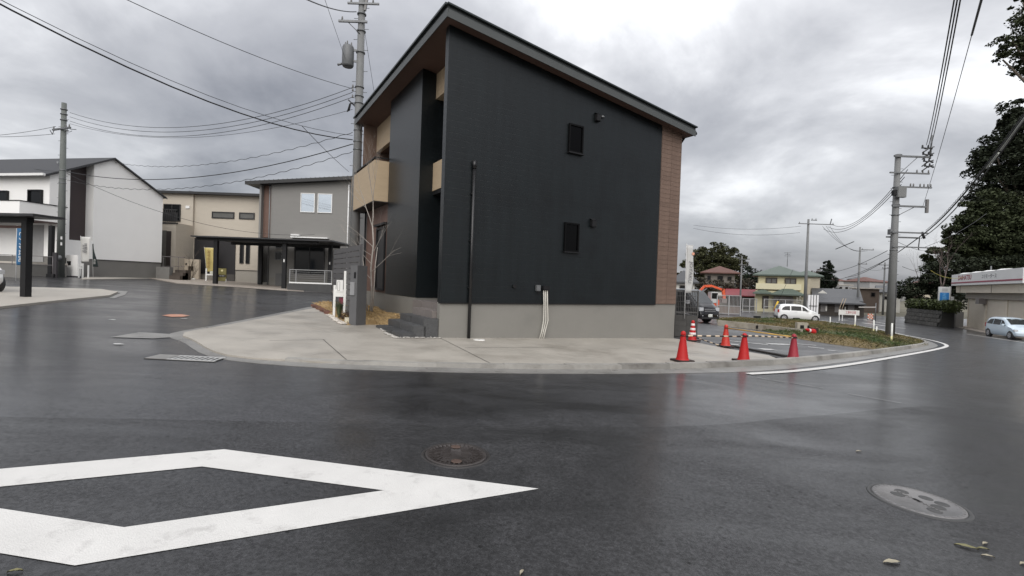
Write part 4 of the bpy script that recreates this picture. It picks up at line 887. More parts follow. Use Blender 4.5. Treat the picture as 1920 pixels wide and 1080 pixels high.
def banner(label, foot, h, w0, w1, y_top, mat, lean=.0, glyph=None, z0=.75, rz=0, name='banner_flag', gcol=None, curl=.06):
    """cloth banner on a thin pole, foot on the ground"""
    t = thing(name, label, 'banner', foot, rz); pm = M('banner_pole', (.6, .6, .6), .4)
    MB().tube([(0, 0, -.1), (lean * .5, 0, h * .5), (lean, 0, h + .06)], .014, 6).build('pole', pm, t)
    MB().tube([(lean - .02, 0, h), (lean + w1, 0, h)], .010, 5).build('cross_bar', pm, t)
    n = 14; mb = MB(); P = []
    for k in range(n + 1):
        f = k / n; z = z0 + (h - .01 - z0) * f; w = w0 + (w1 - w0) * f; x = lean * (z / h)
        for j in range(5): g = j / 4; P.append((x + .012 + w * g + .03 * sin(5 * f) * g, -.012 + curl * sin(4 * f + 2.2 * g) * g, z))
    mb.add(P, [(k * 5 + j, k * 5 + j + 1, k * 5 + j + 6, k * 5 + j + 5) for k in range(n) for j in range(4)], True); o = mb.build('cloth', mat, t)
    sol = o.modifiers.new('thickness', 'SOLIDIFY'); sol.thickness = .004
    return t, o
bwhite = M('banner_white', (.66, .65, .62), .75, .06, 3)
c = G(153, 521); t, o = banner('white cloth banner with small grey lettering beside the white mailbox wall', c, 2.55, .42, .66, 0, bwhite, -.12, z0=1.0)
text_mesh('lettering', '体験会', .2, M('ink_grey', (.16, .16, .17), .7), t, (.25, -.07, 1.85), (pi / 2, pi / 2, 0), .62)
text_mesh('lettering', '見学会', .13, M('ink_grey', (.16, .16, .17), .7), t, (.11, -.07, 1.82), (pi / 2, pi / 2, 0), .5)
c = G(170, 521); t, o = banner('dark green cloth banner half hidden behind the white banner', (c.x - .15, c.y + .35, c.z), 2.2, .3, .12, 0, M('banner_dark', (.028, .042, .042), .75, .1, 3), -.12, z0=.72)
text_mesh('lettering', '相談', .16, bwhite, t, (.1, -.06, 1.05), (pi / 2, pi / 2, 0), .34)
c = G(157, 521); t = thing('white_banner_stand', 'small white wooden stand at the foot of the white banner', 'sign stand', (c.x, c.y - .2, c.z))
wm = M('sign_white', (.74, .74, .72), .5, .05, 3)
for x, h in ((-.12, .75), (.12, .9)): MB().box(x - .03, x + .03, -.03, .03, 0, h).build('leg', wm, t)
MB().box(-.089, .089, -.03, .03, .56, .66).build('board', wm, t); MB().box(.0, .2, -.06, -.035, .7, .9).build('sign_board', wm, t); MB().box(.43, .49, -.03, .03, 0, .8).build('leg', wm, t)
c = D(30, 512, 22); c.z = gz(c.x, c.y); t, o = banner('blue cloth banner with pale letters beside the black carport post', c, 2.55, .42, .52, 0, M('banner_blue', (.03, .12, .25), .7, .15, 4), 0, z0=.75)
text_mesh('lettering', 'モデル公開', .3, bwhite, t, (.27, -.06, 1.65), (pi / 2, pi / 2, 0), 1.45)
# black carport on the left edge
def carport_left():
    c = G(48, 560); t = thing('left_carport', 'black single-post carport frame at the left edge over the pale parking pad', 'carport', (c.x, c.y, c.z), -.12)
    zt = D(48, 408, c.y).z - c.z
    MB().box(-.10, .10, -.09, .09, -.1, zt).build('post', black_metal, t, bevel=.008); MB().box(-3.6, .12, -.1, .1, zt - .16, zt - .0).build('beam', black_metal, t, bevel=.008)
    MB().box(-3.6, .78, -.45, .45, zt + .003, zt + .075).build('roof_panel', M('carport_roof', (.03, .03, .032), .35), t); MB().box(-3.6, -.4, .3, .38, zt - .3, zt - .22).build('rear_beam', M('beam_brown', (.12, .07, .06), .5), t)
carport_left()
# ------------------------------------------------------------------ beige house
beigew = M('beige_render', (.46, .415, .35), .75, .05, 1.2, .1, 60, stretch=(1, 1, 3), grooves=.45); dkfascia = M('fascia_black', (.02, .02, .021), .45)
def wallpos(o, x, z): return (x - o.x, 0, z)
def house_at(name, label, u0, u1, depth, ang=0):
    """thing whose front wall spans pixels u0..u1 at a given depth; returns it with converters for x and z"""
    a = D(u0, 520, depth); b = D(u1, 520, depth); zg = gz((a.x + b.x) / 2, depth); um = (u0 + u1) / 2
    phi = ang if ang or a.x < 0 else -.9 * atan2((a.x + b.x) / 2, depth); e = Vector((cos(phi), sin(phi))); n = Vector((-e.y, e.x))
    t = thing(name, label, 'house', (a.x, depth, zg), phi)
    def hit(u, v): d = ray(u, v); return CAM + d * (a.xy.dot(n) / d.xy.dot(n))
    X = lambda u, v=520: (hit(u, v).xy - a.xy).dot(e); Z = lambda v, u=None: hit(u if u is not None else um, v).z - zg
    return t, X, Z
def beige_house():
    t, X, Z = house_at('beige_house', 'beige two-storey house with flat dark eaves and small strip windows', 300, 486, 40.5)
    zt = Z(366); xr = X(490); xw = X(362)
    MB().box(xw, xr, 0, 8, -.5, .95).build('foundation', M('beige_base', (.32, .30, .265), .8, .1, 2), t); MB().box(xw, xr, -.03, 8, .95, zt).build('wall', beigew, t); MB().box(xw - .1, xr, -.05, -.03, .93, .97).build('base_flashing', dkfascia, t)
    MB().box(-2, xw, -2.2, 8, -.5, Z(425)).build('wing_wall', beigew, t); MB().box(-2, xw - .0, -.03 - .2, 8, Z(425), zt - .0).build('upper_wing_wall', beigew, t)
    MB().box(-2.3, xr + .3, -.55, 8.2, zt, zt + .16).build('roof', dkfascia, t); MB().box(-2.3, xr + .3, -.6, -.55, zt - .02, zt + .18).build('eaves_fascia', dkfascia, t)
    mb = MB(); xa, xb = X(312), X(450); mb.add([(xa, 2.5, zt + .16), (xb, 2.5, zt + .16), (xb, 7, zt + .2), (xa, 7, zt + 1.2), (xa, 2.5, zt + .75)], [(0, 1, 4), (4, 1, 2, 3), (0, 4, 3), (1, 2, 0)]); mb.build('upper_roof', M('panel_roof', (.09, .095, .1), .4), t)
    # balcony on the wing
    zb = Z(427); mb = MB(); mb.box(-2, X(364), -2.25, -2.1, zb, zb + .12); mb.build('balcony_floor_edge', dkfascia, t)
    rm = M('balcony_bar', (.03, .03, .032), .5); x = -1.9
    MB().obox((-2, -2.18, Z(399)), (X(363), -2.18, Z(402)), .06, .06).build('balcony_rail', rm, t); me = MB().box(-.02, .02, -2.2, -2.16, zb + .12, Z(401)).mesh('baluster', rm)
    while x < X(362): inst(me, 'baluster', t, (x, 0, 0)); x += .16
    MB().box(-2, X(362), -2.1, -2.07, zb + .2, Z(406)).build('balcony_screen', M('screen_dark', (.035, .035, .037), .4), t)
    window(t, frame_of((X(308), -.235, Z(418)), (1, 0, 0)), 1.45, Z(386) - Z(418), dkfascia, dark_glass, .07, .08, mull=1)
    MB().box(X(349), X(356), -.3, -.23, Z(393), Z(388)).build('wall_lamp', white_metal, t)
    for a, b, c, d in ((395, 437, 409, 396.5), (446, 475, 409, 396.5)): window(t, frame_of((X(a), -.035, Z(c)), (1, 0, 0)), X(b) - X(a), Z(d) - Z(c), dkfascia, M('pale_glass', (.12, .12, .115), .15), .09, .06)
    for a, b in ((449, 456.5), (460.5, 468)): window(t, frame_of((X(a), -.035, Z(492)), (1, 0, 0)), X(b) - X(a), Z(455) - Z(492), dkfascia, dark_glass, .06, .06)
    # porch recess and dark garage front
    MB().box(X(329), X(346), -2.24, -2.19, .3, Z(439)).build('porch_recess', M('recess_grey', (.10, .095, .085), .8), t); MB().box(X(346), X(354), -2.25, -2.205, .3, Z(440)).build('porch_door', M('door_brown', (.03, .022, .02), .6), t)
    MB().box(X(294), X(301), -2.26, -2.2, .4, Z(437)).build('side_window', M('glass_green', (.015, .03, .022), .2), t)
    MB().box(X(364), X(441), -.09, -.031, .55, Z(447)).build('garage_shutter', M('shutter_black', (.016, .015, .017), .6, .1, 3), t); MB().box(X(405), X(441), -.12, -.04, -.3, .56).build('garage_base', M('dark_base', (.07, .065, .06), .8), t)
beige_house()
def grey_house():
    gw = M('grey_cladding', (.205, .20, .19), .7, .05, 1, .08, 40, stretch=(1, 1, 4), grooves=.3); t, X, Z = house_at('grey_house', 'mid grey two-storey house with dark shed roof behind the carport', 484, 654, 38.0)
    xl, xm, xr = 0, X(504), X(652); tl, tr = Z(347, 484), Z(339, 654); tf = lambda x, y: tl + (tr - tl) * x / xr
    MB().prism([(xm, 0), (xr, 0), (xr, 7.5), (xm, 7.5)], .75, tf).build('wall', gw, t); MB().box(xm, xr, .02, 7.5, -.5, .75).build('foundation', mortar, t)
    MB().prism([(xl, .35), (xm, .35), (xm, 7.5), (xl, 7.5)], Z(447), tf).build('brick_return', M('brown_wall', (.15, .09, .07), .65, .12, 4, .15, 40), t); MB().prism([(xl - .05, -.05), (xl + .1, -.05), (xl + .1, 7.5), (xl - .05, 7.5)], -.3, tf).build('end_fin', gw, t)
    MB().box(xl + .1, xm, .6, 7.5, -.3, Z(447)).build('porch_back', M('porch_dark', (.07, .068, .065), .7), t); MB().box(xl + .1, xm, .2, 2, -.3, .35).build('porch_step', mortar, t)
    x0, x1 = -.95, xr + .35; z0, z1 = tf(x0, 0), tf(x1, 0); vs = [(x, y, (z0 if x == x0 else z1) + dz) for dz in (.02, .24) for y in (-.55, 8) for x in (x0, x1)]
    r = MB().add(vs, [(0, 2, 3, 1), (4, 5, 7, 6), (0, 1, 5, 4), (2, 6, 7, 3), (0, 4, 6, 2), (1, 3, 7, 5)]).build('roof', roofmetal, t)
    me = MB().box(-.02, .02, -.56, 8, 0, .06).mesh('roof_seam', dkfascia)
    for k in range(24): f = k / 23; inst(me, 'roof_seam', r, (x0 + .05 + (x1 - x0 - .1) * f, 0, z0 + (z1 - z0) * f + .235))
    MB().obox((x0, -.57, z0 + .12), (x1, -.57, z1 + .12), .04, .27).build('eaves_fascia', dkfascia, t)
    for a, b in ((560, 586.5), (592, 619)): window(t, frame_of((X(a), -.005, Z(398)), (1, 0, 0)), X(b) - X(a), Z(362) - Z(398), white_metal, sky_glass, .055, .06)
    window(t, frame_of((X(551), -.005, Z(514)), (1, 0, 0)), X(608) - X(551), Z(455) - Z(514), dkfascia, dark_glass, .08, .07, mull=1, name='sliding_door')
    for c, d in ((467, 454), (489, 474)): window(t, frame_of((X(515), -.005, Z(c)), (1, 0, 0)), X(528) - X(515), Z(d) - Z(c), steel, dark_glass, .06, .05)
    MB().box(X(546), X(615), -.35, -.002, Z(446.5), Z(444.5)).build('door_canopy', white_metal, t); MB().box(X(546), X(561), -.3, -.002, Z(443), Z(440)).build('awning_box', white_metal, t)
    for u in (503, 650): MB().tube([(X(u), -.12, Z(344)), (X(u), -.08, .1)], .045, 6).build('downpipe', white_metal if u > 600 else steel, t)
    ac = MB().box(X(522), X(534), -.5, -.12, .1, 1.1).build('air_conditioner', M('ac_grey', (.1, .1, .1), .5), t, bevel=.02)
grey_house()
def carport_long():
    ps = [Vector((-20.95, 33.1)), Vector((-16.2, 33.3)), Vector((-20.1, 37.4)), Vector((-14.1, 36.2))]; c = ps[0]; zg = gz(c.x, c.y)
    t = thing('long_carport', 'long flat black four-post carport before the beige and grey houses', 'carport', (c.x, c.y, zg)); zt = D(400, 446, 33.1).z - zg
    for p in ps: q = p - c; MB().box(q.x - .13, q.x + .13, q.y - .11, q.y + .11, -.25, zt).build('post', black_metal, t)
    xr = D(638, 452, 34).x - c.x; MB().box(-1.5, xr, -.5, 4.6, zt, zt + .09).build('roof_panel', M('carport_roof', (.03, .03, .032), .35), t)
    for y in (0, 4.1): MB().box(-1.4, xr - 1.2, y - .09, y + .09, zt - .2, zt - .003).build('beam', black_metal, t)
    for k, p in enumerate(ps[1::2]): q = p - c; MB().box(q.x - .02, q.x + .06, q.y - .14, q.y - .112, 1.75, 1.95).build('post_label', white_metal, t)
carport_long()
def forecourt_things():
    # railing on a dark wall before the grey house
    p = D(541, 540, 32.0); q = D(621, 540, 32.0); zg = gz(p.x, 32); t = thing('silver_railing', 'silver bar railing on a low dark wall before the grey house', 'railing', (p.x, 32, zg)); L = q.x - p.x; zw = D(580, 533, 32).z - zg
    MB().box(-.1, L, 0, .16, -.25, zw).build('low_wall', M('dark_block', (.06, .06, .06), .8, .15, 4, .2, 40), t); sm = M('rail_silver', (.30, .30, .30), .35, .05, 3, metal=.3); zt = D(580, 506.5, 32).z - zg
    MB().obox((0, .08, zt), (L, .08, zt), .05, .05).build('top_rail', sm, t); MB().obox((0, .08, zw + .08), (L, .08, zw + .08), .06, .09).build('bottom_rail', white_metal, t)
    me = MB().obox((0, .08, 0), (L, .08, 0), .015, .015).mesh('bar', sm)
    for k in range(1, 6): inst(me, 'bar', t, (0, 0, zw + .12 + (zt - zw - .12) * k / 6))
    for x in (.02, .45, L - .5, L - .02): MB().box(x - .022, x + .022, .06, .1, zw, zt).build('post', sm, t)
    # beige gate wall
    c = G(355, 523.5); t = thing('beige_gate_wall', 'rough cream gate wall with a dark square letterbox', 'gate wall', (c.x, c.y, c.z)); w = 17 * c.y / F
    MB().box(-w, w, 0, .25, -.1, 1.68).build('wall_body', M('cream_render', (.52, .45, .36), .85, .08, 2, .3, 25), t, bevel=.01); MB().box(-.08, .32, -.05, -.002, .72, 1.1).build('letterbox', M('letterbox_brown', (.035, .022, .014), .5), t); MB().box(-.33, -.24, -.04, -.002, 1.18, 1.34).build('intercom', black_metal, t)
    # grey low wall with steps left of it
    c = G(306, 524); t = thing('low_garden_wall', 'low grey wall with dark steps between the white house and cream gate wall', 'wall', (c.x, c.y, c.z)); k = c.y / F
    MB().box(-14 * k, 11 * k, 0, .4, -.2, .95).build('wall_body', greyb, t)
    for j in range(3): MB().box(11 * k + .003, 31 * k, .3 * j, .3 * j + .6, -.2, .22 * (j + 1) + .1).build('step', M('step_brown', (.07, .055, .045), .7), t)
    mb = MB(); mb.obox((-.5, .5, 1.75), (31 * k, .5, 1.72), .05, .05); mb.obox((-.5, .5, 1.0), (31 * k, .5, 1.02), .03, .03)
    for x in (-.4, .15, .75): mb.tube([(x, .5, .6), (x, .5, 1.74)], .02, 4)
    mb.build('handrail', M('rail_grey', (.12, .11, .11), .5), t)
    # yellow banner, its stand, and the folding board
    c = G(389, 526); yb_ = M('banner_yellow', (.52, .43, .16), .7, .15, 3); t, o = banner('yellow cloth banner beside the front post of the long carport', c, 2.75, .55, .85, 0, yb_, -.35, z0=.75, curl=.1)
    text_mesh('lettering', '見学会開催', .26, M('ink_brown', (.3, .17, .06), .7), t, (.1, -.13, 1.8), (pi / 2, pi / 2, 0), 1.5)
    c = G(396, 528.5); t = thing('white_frame_stand', 'white open frame stand below the yellow banner', 'sign stand', (c.x, c.y, c.z)); wm = M('sign_white', (.74, .74, .72), .5, .05, 3)
    for s in (-1, 1): MB().box(s * .4 - .045, s * .4 + .045, -.04, .04, -.05, 1.05 if s < 0 else .95).build('leg', wm, t)
    MB().box(-.355, .355, -.035, .035, .52, .62).build('cross_board', wm, t); MB().box(-.1, .25, -.05, -.036, .6, .85).build('sign_board', M('sign_cream', (.5, .5, .42), .6), t)
    c = G(416, 529.5); t = thing('folding_sign', 'olive and gold folding notice board under the black carport', 'sign', (c.x, c.y, c.z)); MB().box(-.36, .36, -.02, .02, .1, 1.15).build('board', M('board_olive', (.17, .15, .05), .5), t, bevel=.02)
    MB().box(-.3, .3, -.03, -.021, .42, .62).build('dark_strip', black_metal, t); MB().lathe([(.09, 0), (.001, .001)], 12).build('emblem', M('emblem_gold', (.6, .55, .3), .5), t); t.children[-1].rotation_euler = (pi / 2, 0, 0); t.children[-1].location = (0, -.024, .95)
    text_mesh('lettering', 'OPEN HOUSE', .09, bwhite, t, (0, -.034, .52), (pi / 2, 0, 0), .44)
    for s in (-1, 1): MB().tube([(s * .33, -.0, .3), (s * .4, -.12, 0)], .02, 5).build('leg', white_metal, t)
    # bare shrub with a white stone by the cream wall
    c = G(365, 525); t = thing('bare_shrub', 'small bare brown shrub at the foot of the cream gate wall', 'shrub', (c.x, c.y - .3, c.z)); mb = MB(); rnd = random.Random(4)
    for k in range(7): branches(mb, Vector((0, 0, 0)), Vector((rnd.gauss(0, .5), rnd.gauss(0, .3), 1)).normalized(), .9, .02, 2, rnd, .5, .2, 3)
    mb.build('twigs', bark, t); o = MB().lathe([(.001, -.05), (.16, 0), (.14, .12), (.001, .17)], 9).build('pale_stone', M('stone_pale', (.6, .58, .53), .8, .2, 6)); o.location = (c.x + .25, c.y - .5, c.z); tag(o, 'pale stone lying beside the bare shrub', 'stone')
    c = G(341, 522); t = thing('leafless_tree', 'leafless twiggy tree before the beige house porch', 'tree', (c.x + 0.2, c.y - 1.0, c.z)); mb = MB()
    branches(mb, Vector((0, 0, 0)), Vector((.05, 0, 1)), 1.5, .045, 4, random.Random(8), .5, .5, 3); mb.build('branches', bark, t)
    t.location.x = D(352, 500, t.location.y).x
forecourt_things()
# ------------------------------------------------------------------ vehicles
tyre_m = M('tyre', (.015, .015, .015), .75, .1, 8); rim_m = M('rim_silver', (.5, .5, .52), .3, .05, 3, metal=.6); lamp_red = M('lamp_red', (.35, .01, .01), .2); lamp_clear = M('lamp_clear', (.62, .64, .66), .12, .05, 4, metal=.3); plate_m = M('plate_white', (.75, .75, .72), .5); plastic = M('black_plastic', (.02, .02, .021), .5)
def car(name, label, cat, base, rz, st, Wd, paint, glasses, shields, wheels, wr, lamps, group=None):
    """st: stations (x, bottom, belt, top, half width at belt, half width at top); body is lofted along x"""
    t = thing(name, label, cat, base, rz, group); st = [tuple(map(float, s)) for s in st]; mb = MB(); V = []
    def section(s):
        x, zb, zl, zt, hb, ht = s; h = [(hb * .88, zb), (hb * .99, zb + .1), (hb, (zb + zl) * .5), (hb * .985, zl), (ht + .03, max(zl, zt - .11)), (ht - .05, zt - .025), (ht * .5, zt + .012), (0, zt + .018)]
        return [(x, y, z) for y, z in h] + [(x, -y, z) for y, z in h[-2::-1]]
    for s in st: V += section(s)
    m = len(section(st[0])); n = len(st); fs = [(i * m + k, i * m + k + 1, (i + 1) * m + k + 1, (i + 1) * m + k) for i in range(n - 1) for k in range(m - 1)]
    fs = [f[::-1] for f in fs] if False else fs
    fs += [tuple(i * m + k for i, k in ((i, 0), (i, m - 1), (i + 1, m - 1), (i + 1, 0))) for i in range(n - 1)]; fs += [tuple(range(m)), tuple((n - 1) * m + k for k in range(m))[::-1]]
    mb.add(V, fs, True); body = mb.build('body', paint, t); bm = bmesh.new(); bm.from_mesh(body.data); bmesh.ops.recalc_face_normals(bm, faces=bm.faces[:]); bm.to_mesh(body.data); bm.free()
    try: body.data.set_sharp_from_angle(angle=radians(38))
    except Exception: pass
    def at(x):
        for a, b in zip(st, st[1:]):
            if a[0] <= x <= b[0]: f = (x - a[0]) / (b[0] - a[0]); return [p + (q - p) * f for p, q in zip(a, b)]
        return st[0] if x < st[0][0] else st[-1]
    for pts in glasses:                              # side windows: (x, share of the height from belt to roof)
        for s in (1, -1):
            mb = MB(); P = []
            for x, f in pts:
                _, zb, zl, zt, hb, ht = at(x); z = zl + (zt - .11 - zl) * f; y = hb * .985 + (ht + .03 - hb * .985) * f; P.append((x, s * (y + .016), z + .0))
            P2 = [(x, y - s * .03, z) for x, y, z in P]; k = len(P)
            mb.add(P + P2, [tuple(range(k))] + [(i, (i + 1) % k, k + (i + 1) % k, k + i) for i in range(k)]); mb.build('side_window', dark_glass, t)
    for x0, x1, nm in shields:                       # windscreen / rear window along the top line
        mb = MB(); P = []
        for k in range(5):
            x = x0 + (x1 - x0) * k / 4; a = at(x); b = at(x + .02); nx, nz = -(b[3] - a[3]), .02; l = hypot(nx, nz); nx, nz = nx / l * .012, nz / l * .012
            for j in range(5): y = (a[5] - .06) * (j / 2 - 1); P.append((x + nx, y, a[3] + nz + .016 * (1 - abs(j / 2 - 1))))
        mb.add(P, [(k * 5 + j, k * 5 + j + 1, k * 5 + j + 6, k * 5 + j + 5) for k in range(4) for j in range(4)], True); mb.build(nm, dark_glass if nm != 'windscreen' else M('windscreen_glass', (.03, .034, .036), .06, .05, 2, spec=.8), t)
    for wx in wheels:
        for s in (1, -1):
            hb = at(wx)[4]; mb = MB(); mb.tube([(wx, s * (hb - .16), wr), (wx, s * (hb + .004), wr)], wr * 1.16, 22); mb.build('wheel_arch', plastic, t)
            mb = MB(); mb.tube([(wx, s * (hb - .15), wr), (wx, s * (hb + .014), wr)], wr, 22); w = mb.build('wheel', tyre_m, t)
            mb = MB(); mb.tube([(wx, s * (hb - .05), wr), (wx, s * (hb + .022), wr)], wr * .66, 20)
            mb.build('rim', rim_m, w); mb = MB()
            for k in range(5): a = k * 2 * pi / 5; mb.tube([(wx + cos(a) * wr * .42, s * (hb + .0), wr + sin(a) * wr * .42), (wx + cos(a) * wr * .42, s * (hb + .026), wr + sin(a) * wr * .42)], wr * .13, 8)
            mb.build('rim_hole', tyre_m, w)
    for nm, (x0, x1), (y0, y1), (z0, z1), mat in lamps:
        for s in ((1, -1) if y0 > 0 else (1,)): MB().box(x0, x1, min(s * y0, s * y1), max(s * y0, s * y1), z0, z1).build(nm, mat, t, bevel=.015)
    return t
white_car_m = M('car_white', (.74, .75, .75), .22, .02, 1, coat=.5); blue_car_m = M('car_pale_blue', (.56, .66, .74), .22, .02, 1, coat=.5); black_car_m = M('car_black', (.008, .008, .009), .16, .02, 1, coat=.6)
kei_st = [(-1.69, .34, .62, .64, .60, .50), (-1.66, .26, .80, .98, .68, .56), (-1.55, .22, .90, 1.33, .72, .57), (-1.40, .20, .93, 1.42, .735, .58), (-1.0, .19, .93, 1.485, .74, .59), (-.3, .19, .92, 1.50, .74, .60), (.2, .19, .92, 1.47, .74, .59), (.5, .19, .91, 1.37, .74, .57), (.85, .19, .90, 1.15, .735, .58), (1.08, .19, .88, .99, .725, .60), (1.35, .20, .80, .90, .71, .58), (1.56, .22, .68, .78, .67, .52), (1.67, .28, .56, .62, .60, .44), (1.70, .34, .48, .50, .54, .40)]
kei_gl = [[(-1.38, .1), (-.72, .06), (-.72, .9), (-1.1, .86), (-1.32, .55)], [(-.62, .06), (.18, .06), (.18, .92), (-.62, .92)], [(.26, .06), (.82, .06), (.62, .62), (.40, .9), (.26, .92)]]
def kei(label, base, rz, paint, name):
    return car(name, label, 'car', base, rz, kei_st, 1.48, paint, kei_gl, [(.42, 1.02, 'windscreen'), (-1.64, -1.44, 'rear_window')], (-1.18, 1.27), .275,
        [('headlight', (1.40, 1.66), (.44, .66), (.58, .72), lamp_clear), ('tail_light', (-1.70, -1.56), (.55, .705), (.72, 1.0), lamp_red), ('door_mirror', (.62, .76), (.74, .90), (.92, 1.04), paint), ('bumper', (-1.72, -1.6), (-.6, .6), (.24, .42), plastic), ('number_plate', (-1.725, -1.70), (-.165, .165), (.5, .665), plate_m), ('door_handle', (-.32, -.16), (.738, .755), (.78, .81), paint)])
c = G(1493, 601.5); kei('white hatchback car on the road behind the white sign board', (c.x, c.y, c.z), -.28, white_car_m, 'parked_car')
a, b = G(1876, 631.5), G(1917, 637.5); hd = atan2(b.y - a.y, b.x - a.x); c = a + (b - a).normalized() * 1.18
kei('pale blue hatchback car passing the showroom shutters at the right edge', (c.x, c.y, gz(c.x, c.y)), hd, blue_car_m, 'moving_car')
c = D(-12, 540, 15.2); kei('white car nose just showing at the left edge of the pale parking pad', (c.x - 1.62, c.y - .1, gz(c.x, c.y) + .06), -.2, white_car_m, 'parked_car')
van_st = [(-2.34, .36, .75, .78, .80, .70), (-2.32, .30, 1.06, 1.62, .83, .72), (-2.22, .26, 1.08, 1.88, .845, .73), (-1.9, .25, 1.08, 1.95, .85, .735), (0, .25, 1.08, 1.98, .85, .735), (.9, .25, 1.08, 1.97, .85, .73), (1.15, .25, 1.08, 1.90, .85, .72), (1.45, .25, 1.07, 1.62, .85, .72), (1.75, .25, 1.05, 1.34, .845, .73), (1.98, .25, 1.02, 1.14, .84, .74), (2.14, .26, .92, 1.03, .82, .72), (2.27, .28, .74, .86, .80, .68), (2.33, .32, .58, .66, .77, .60), (2.345, .36, .50, .52, .74, .56)]
c = G(1330, 606.5); c = Vector((c.x - 2.3 * sin(.44), c.y + 2.3 * cos(.44), 0)); c.z = gz(c.x, c.y); VAN = car('black_van', 'black van facing the road beside the low block wall', 'van', (c.x, c.y, c.z), -pi / 2 + .44, van_st, 1.7, black_car_m,
    [[(-2.1, .08), (-.75, .06), (-.75, .9), (-2.05, .86)], [(-.65, .06), (.35, .06), (.35, .92), (-.65, .92)], [(.45, .06), (1.62, .06), (1.30, .74), (1.08, .92), (.45, .93)]],
    [(1.12, 1.96, 'windscreen'), (-2.31, -2.24, 'rear_window')], (-1.3, 1.36), .33,
    [('headlight', (2.02, 2.30), (.50, .80), (.70, .92), lamp_clear), ('grille', (2.22, 2.335), (-.46, .46), (.76, .83), M('chrome', (.5, .5, .52), .2, .03, 2, metal=.9)), ('grille', (2.26, 2.345), (-.46, .46), (.66, .72), M('chrome', (.5, .5, .52), .2, .03, 2, metal=.9)), ('number_plate', (2.34, 2.375), (-.165, .165), (.36, .525), plate_m), ('bumper', (2.20, 2.37), (-.74, .74), (.24, .35), plastic), ('fog_lamp', (2.26, 2.35), (.56, .66), (.40, .48), lamp_clear), ('door_mirror', (1.42, 1.56), (.86, 1.06), (1.10, 1.32), M('mirror_silver', (.5, .5, .52), .25, .03, 2, metal=.5))])
text_mesh('plate_number', '30-12', .1, M('plate_green', (.02, .1, .05), .6), VAN, (2.377, 0, .43), (pi / 2, 0, pi / 2), .26)

# ------------------------------------------------------------------ cones and barrier bars
cone_red = M('cone_red', (.40, .014, .014), .5, .12, 6, spec=.3, dirt=((.28, .016, .02), 5, .58)); cone_base = M('cone_base', (.035, .022, .02), .8, .2, 9, .3, 40); bar_m = bpy.data.materials.new('striped_bar')
def stripes(m, c1, c2, period, axis):
    m.use_nodes = True; nt = m.node_tree; b = nt.nodes['Principled BSDF']; tc = nt.nodes.new('ShaderNodeTexCoord'); sp = nt.nodes.new('ShaderNodeSeparateXYZ'); nt.links.new(tc.outputs['Object'], sp.inputs[0])
    q = nt.nodes.new('ShaderNodeMath'); q.operation = 'FRACT'; d = nt.nodes.new('ShaderNodeMath'); d.operation = 'DIVIDE'; d.inputs[1].default_value = period; nt.links.new(sp.outputs[axis], d.inputs[0]); nt.links.new(d.outputs[0], q.inputs[0])
    g = nt.nodes.new('ShaderNodeMath'); g.operation = 'GREATER_THAN'; g.inputs[1].default_value = .5; nt.links.new(q.outputs[0], g.inputs[0]); mx = nt.nodes.new('ShaderNodeMix'); mx.data_type = 'RGBA'; nt.links.new(g.outputs[0], mx.inputs[0]); mx.inputs[6].default_value = (*c1, 1); mx.inputs[7].default_value = (*c2, 1); nt.links.new(mx.outputs[2], b.inputs['Base Color']); b.inputs['Roughness'].default_value = .5
stripes(bar_m, (.02, .018, .016), (.58, .46, .33), .27, 0)
yel_bar = bpy.data.materials.new('yellow_bar'); stripes(yel_bar, (.55, .33, .06), (.45, .28, .08), .5, 0)
def cone(label, c, stripes_=False, sticker=False, tilt=None, rz=0.3, col=None):
    t = thing('traffic_cone', label, 'traffic cone', c, rz, 'traffic cones')
    cm = col or cone_red
    b = MB(); b.box(-.19, .19, -.19, .19, .012, .05); [b.box(x - .04, x + .04, y - .04, y + .04, 0, .012) for x in (-.15, .15) for y in (-.15, .15)]; b.build('base', cone_base, t, bevel=.006)
    MB().lathe([(.15, .05), (.135, .07), (.128, .09), (.052, .60), (.052, .605), (.058, .61), (.058, .64), (.045, .67), (.02, .69), (.001, .693)], 28).build('cone_body', cm, t)
    if stripes_:
        for z in (.22, .37, .52): r = lambda z: .128 - (z - .09) * .149; MB().lathe([(r(z) + .002, z), (r(z) + .004, z + .003), (r(z + .07) + .004, z + .067), (r(z + .07) + .002, z + .07)], 28).build('reflective_band', M('band_white', (.72, .68, .68), .4), t)
    if sticker:
        n = 7; r = lambda z: .128 - (z - .09) * .149
        for k in range(n):
            z0 = .17 + k * .048; z1 = z0 + .04; mb = MB(); P = []
            for z in (z0, z1):
                for a in (-.25, 0, .25): P.append((cos(a - .72) * (r(z) + .003), sin(a - .72) * (r(z) + .003), z))
            mb.add(P, [(0, 1, 4, 3), (1, 2, 5, 4)]); mb.build('sticker_block', M('sticker_white', (.74, .68, .68), .5), t)
    return t
c1, c2, c3, c4, c5 = G(1279, 681), G(1394, 681), G(1487, 677), G(1360, 652.5), G(1298, 641.5)
for p in (c1, c2, c3, c4, c5): p.z += .036 if p is not c3 else .03
cone('red traffic cone with a white lettered strip, nearest to the black house wall', c1, sticker=True, rz=.35); cone('plain red traffic cone in the middle of the front row', c2, rz=.2); cone('plain faded red traffic cone at the far end of the striped bar near the grass', c3, rz=.55, col=M('cone_faded', (.27, .016, .03), .55, .12, 6)); cone('plain orange-red traffic cone standing in the rear row, holding the yellow bar', c4, rz=.1, col=M('cone_orange', (.46, .028, .016), .5, .1, 6)); cone('red traffic cone with white reflective bands by the low block wall', c5, stripes_=True, rz=.5)
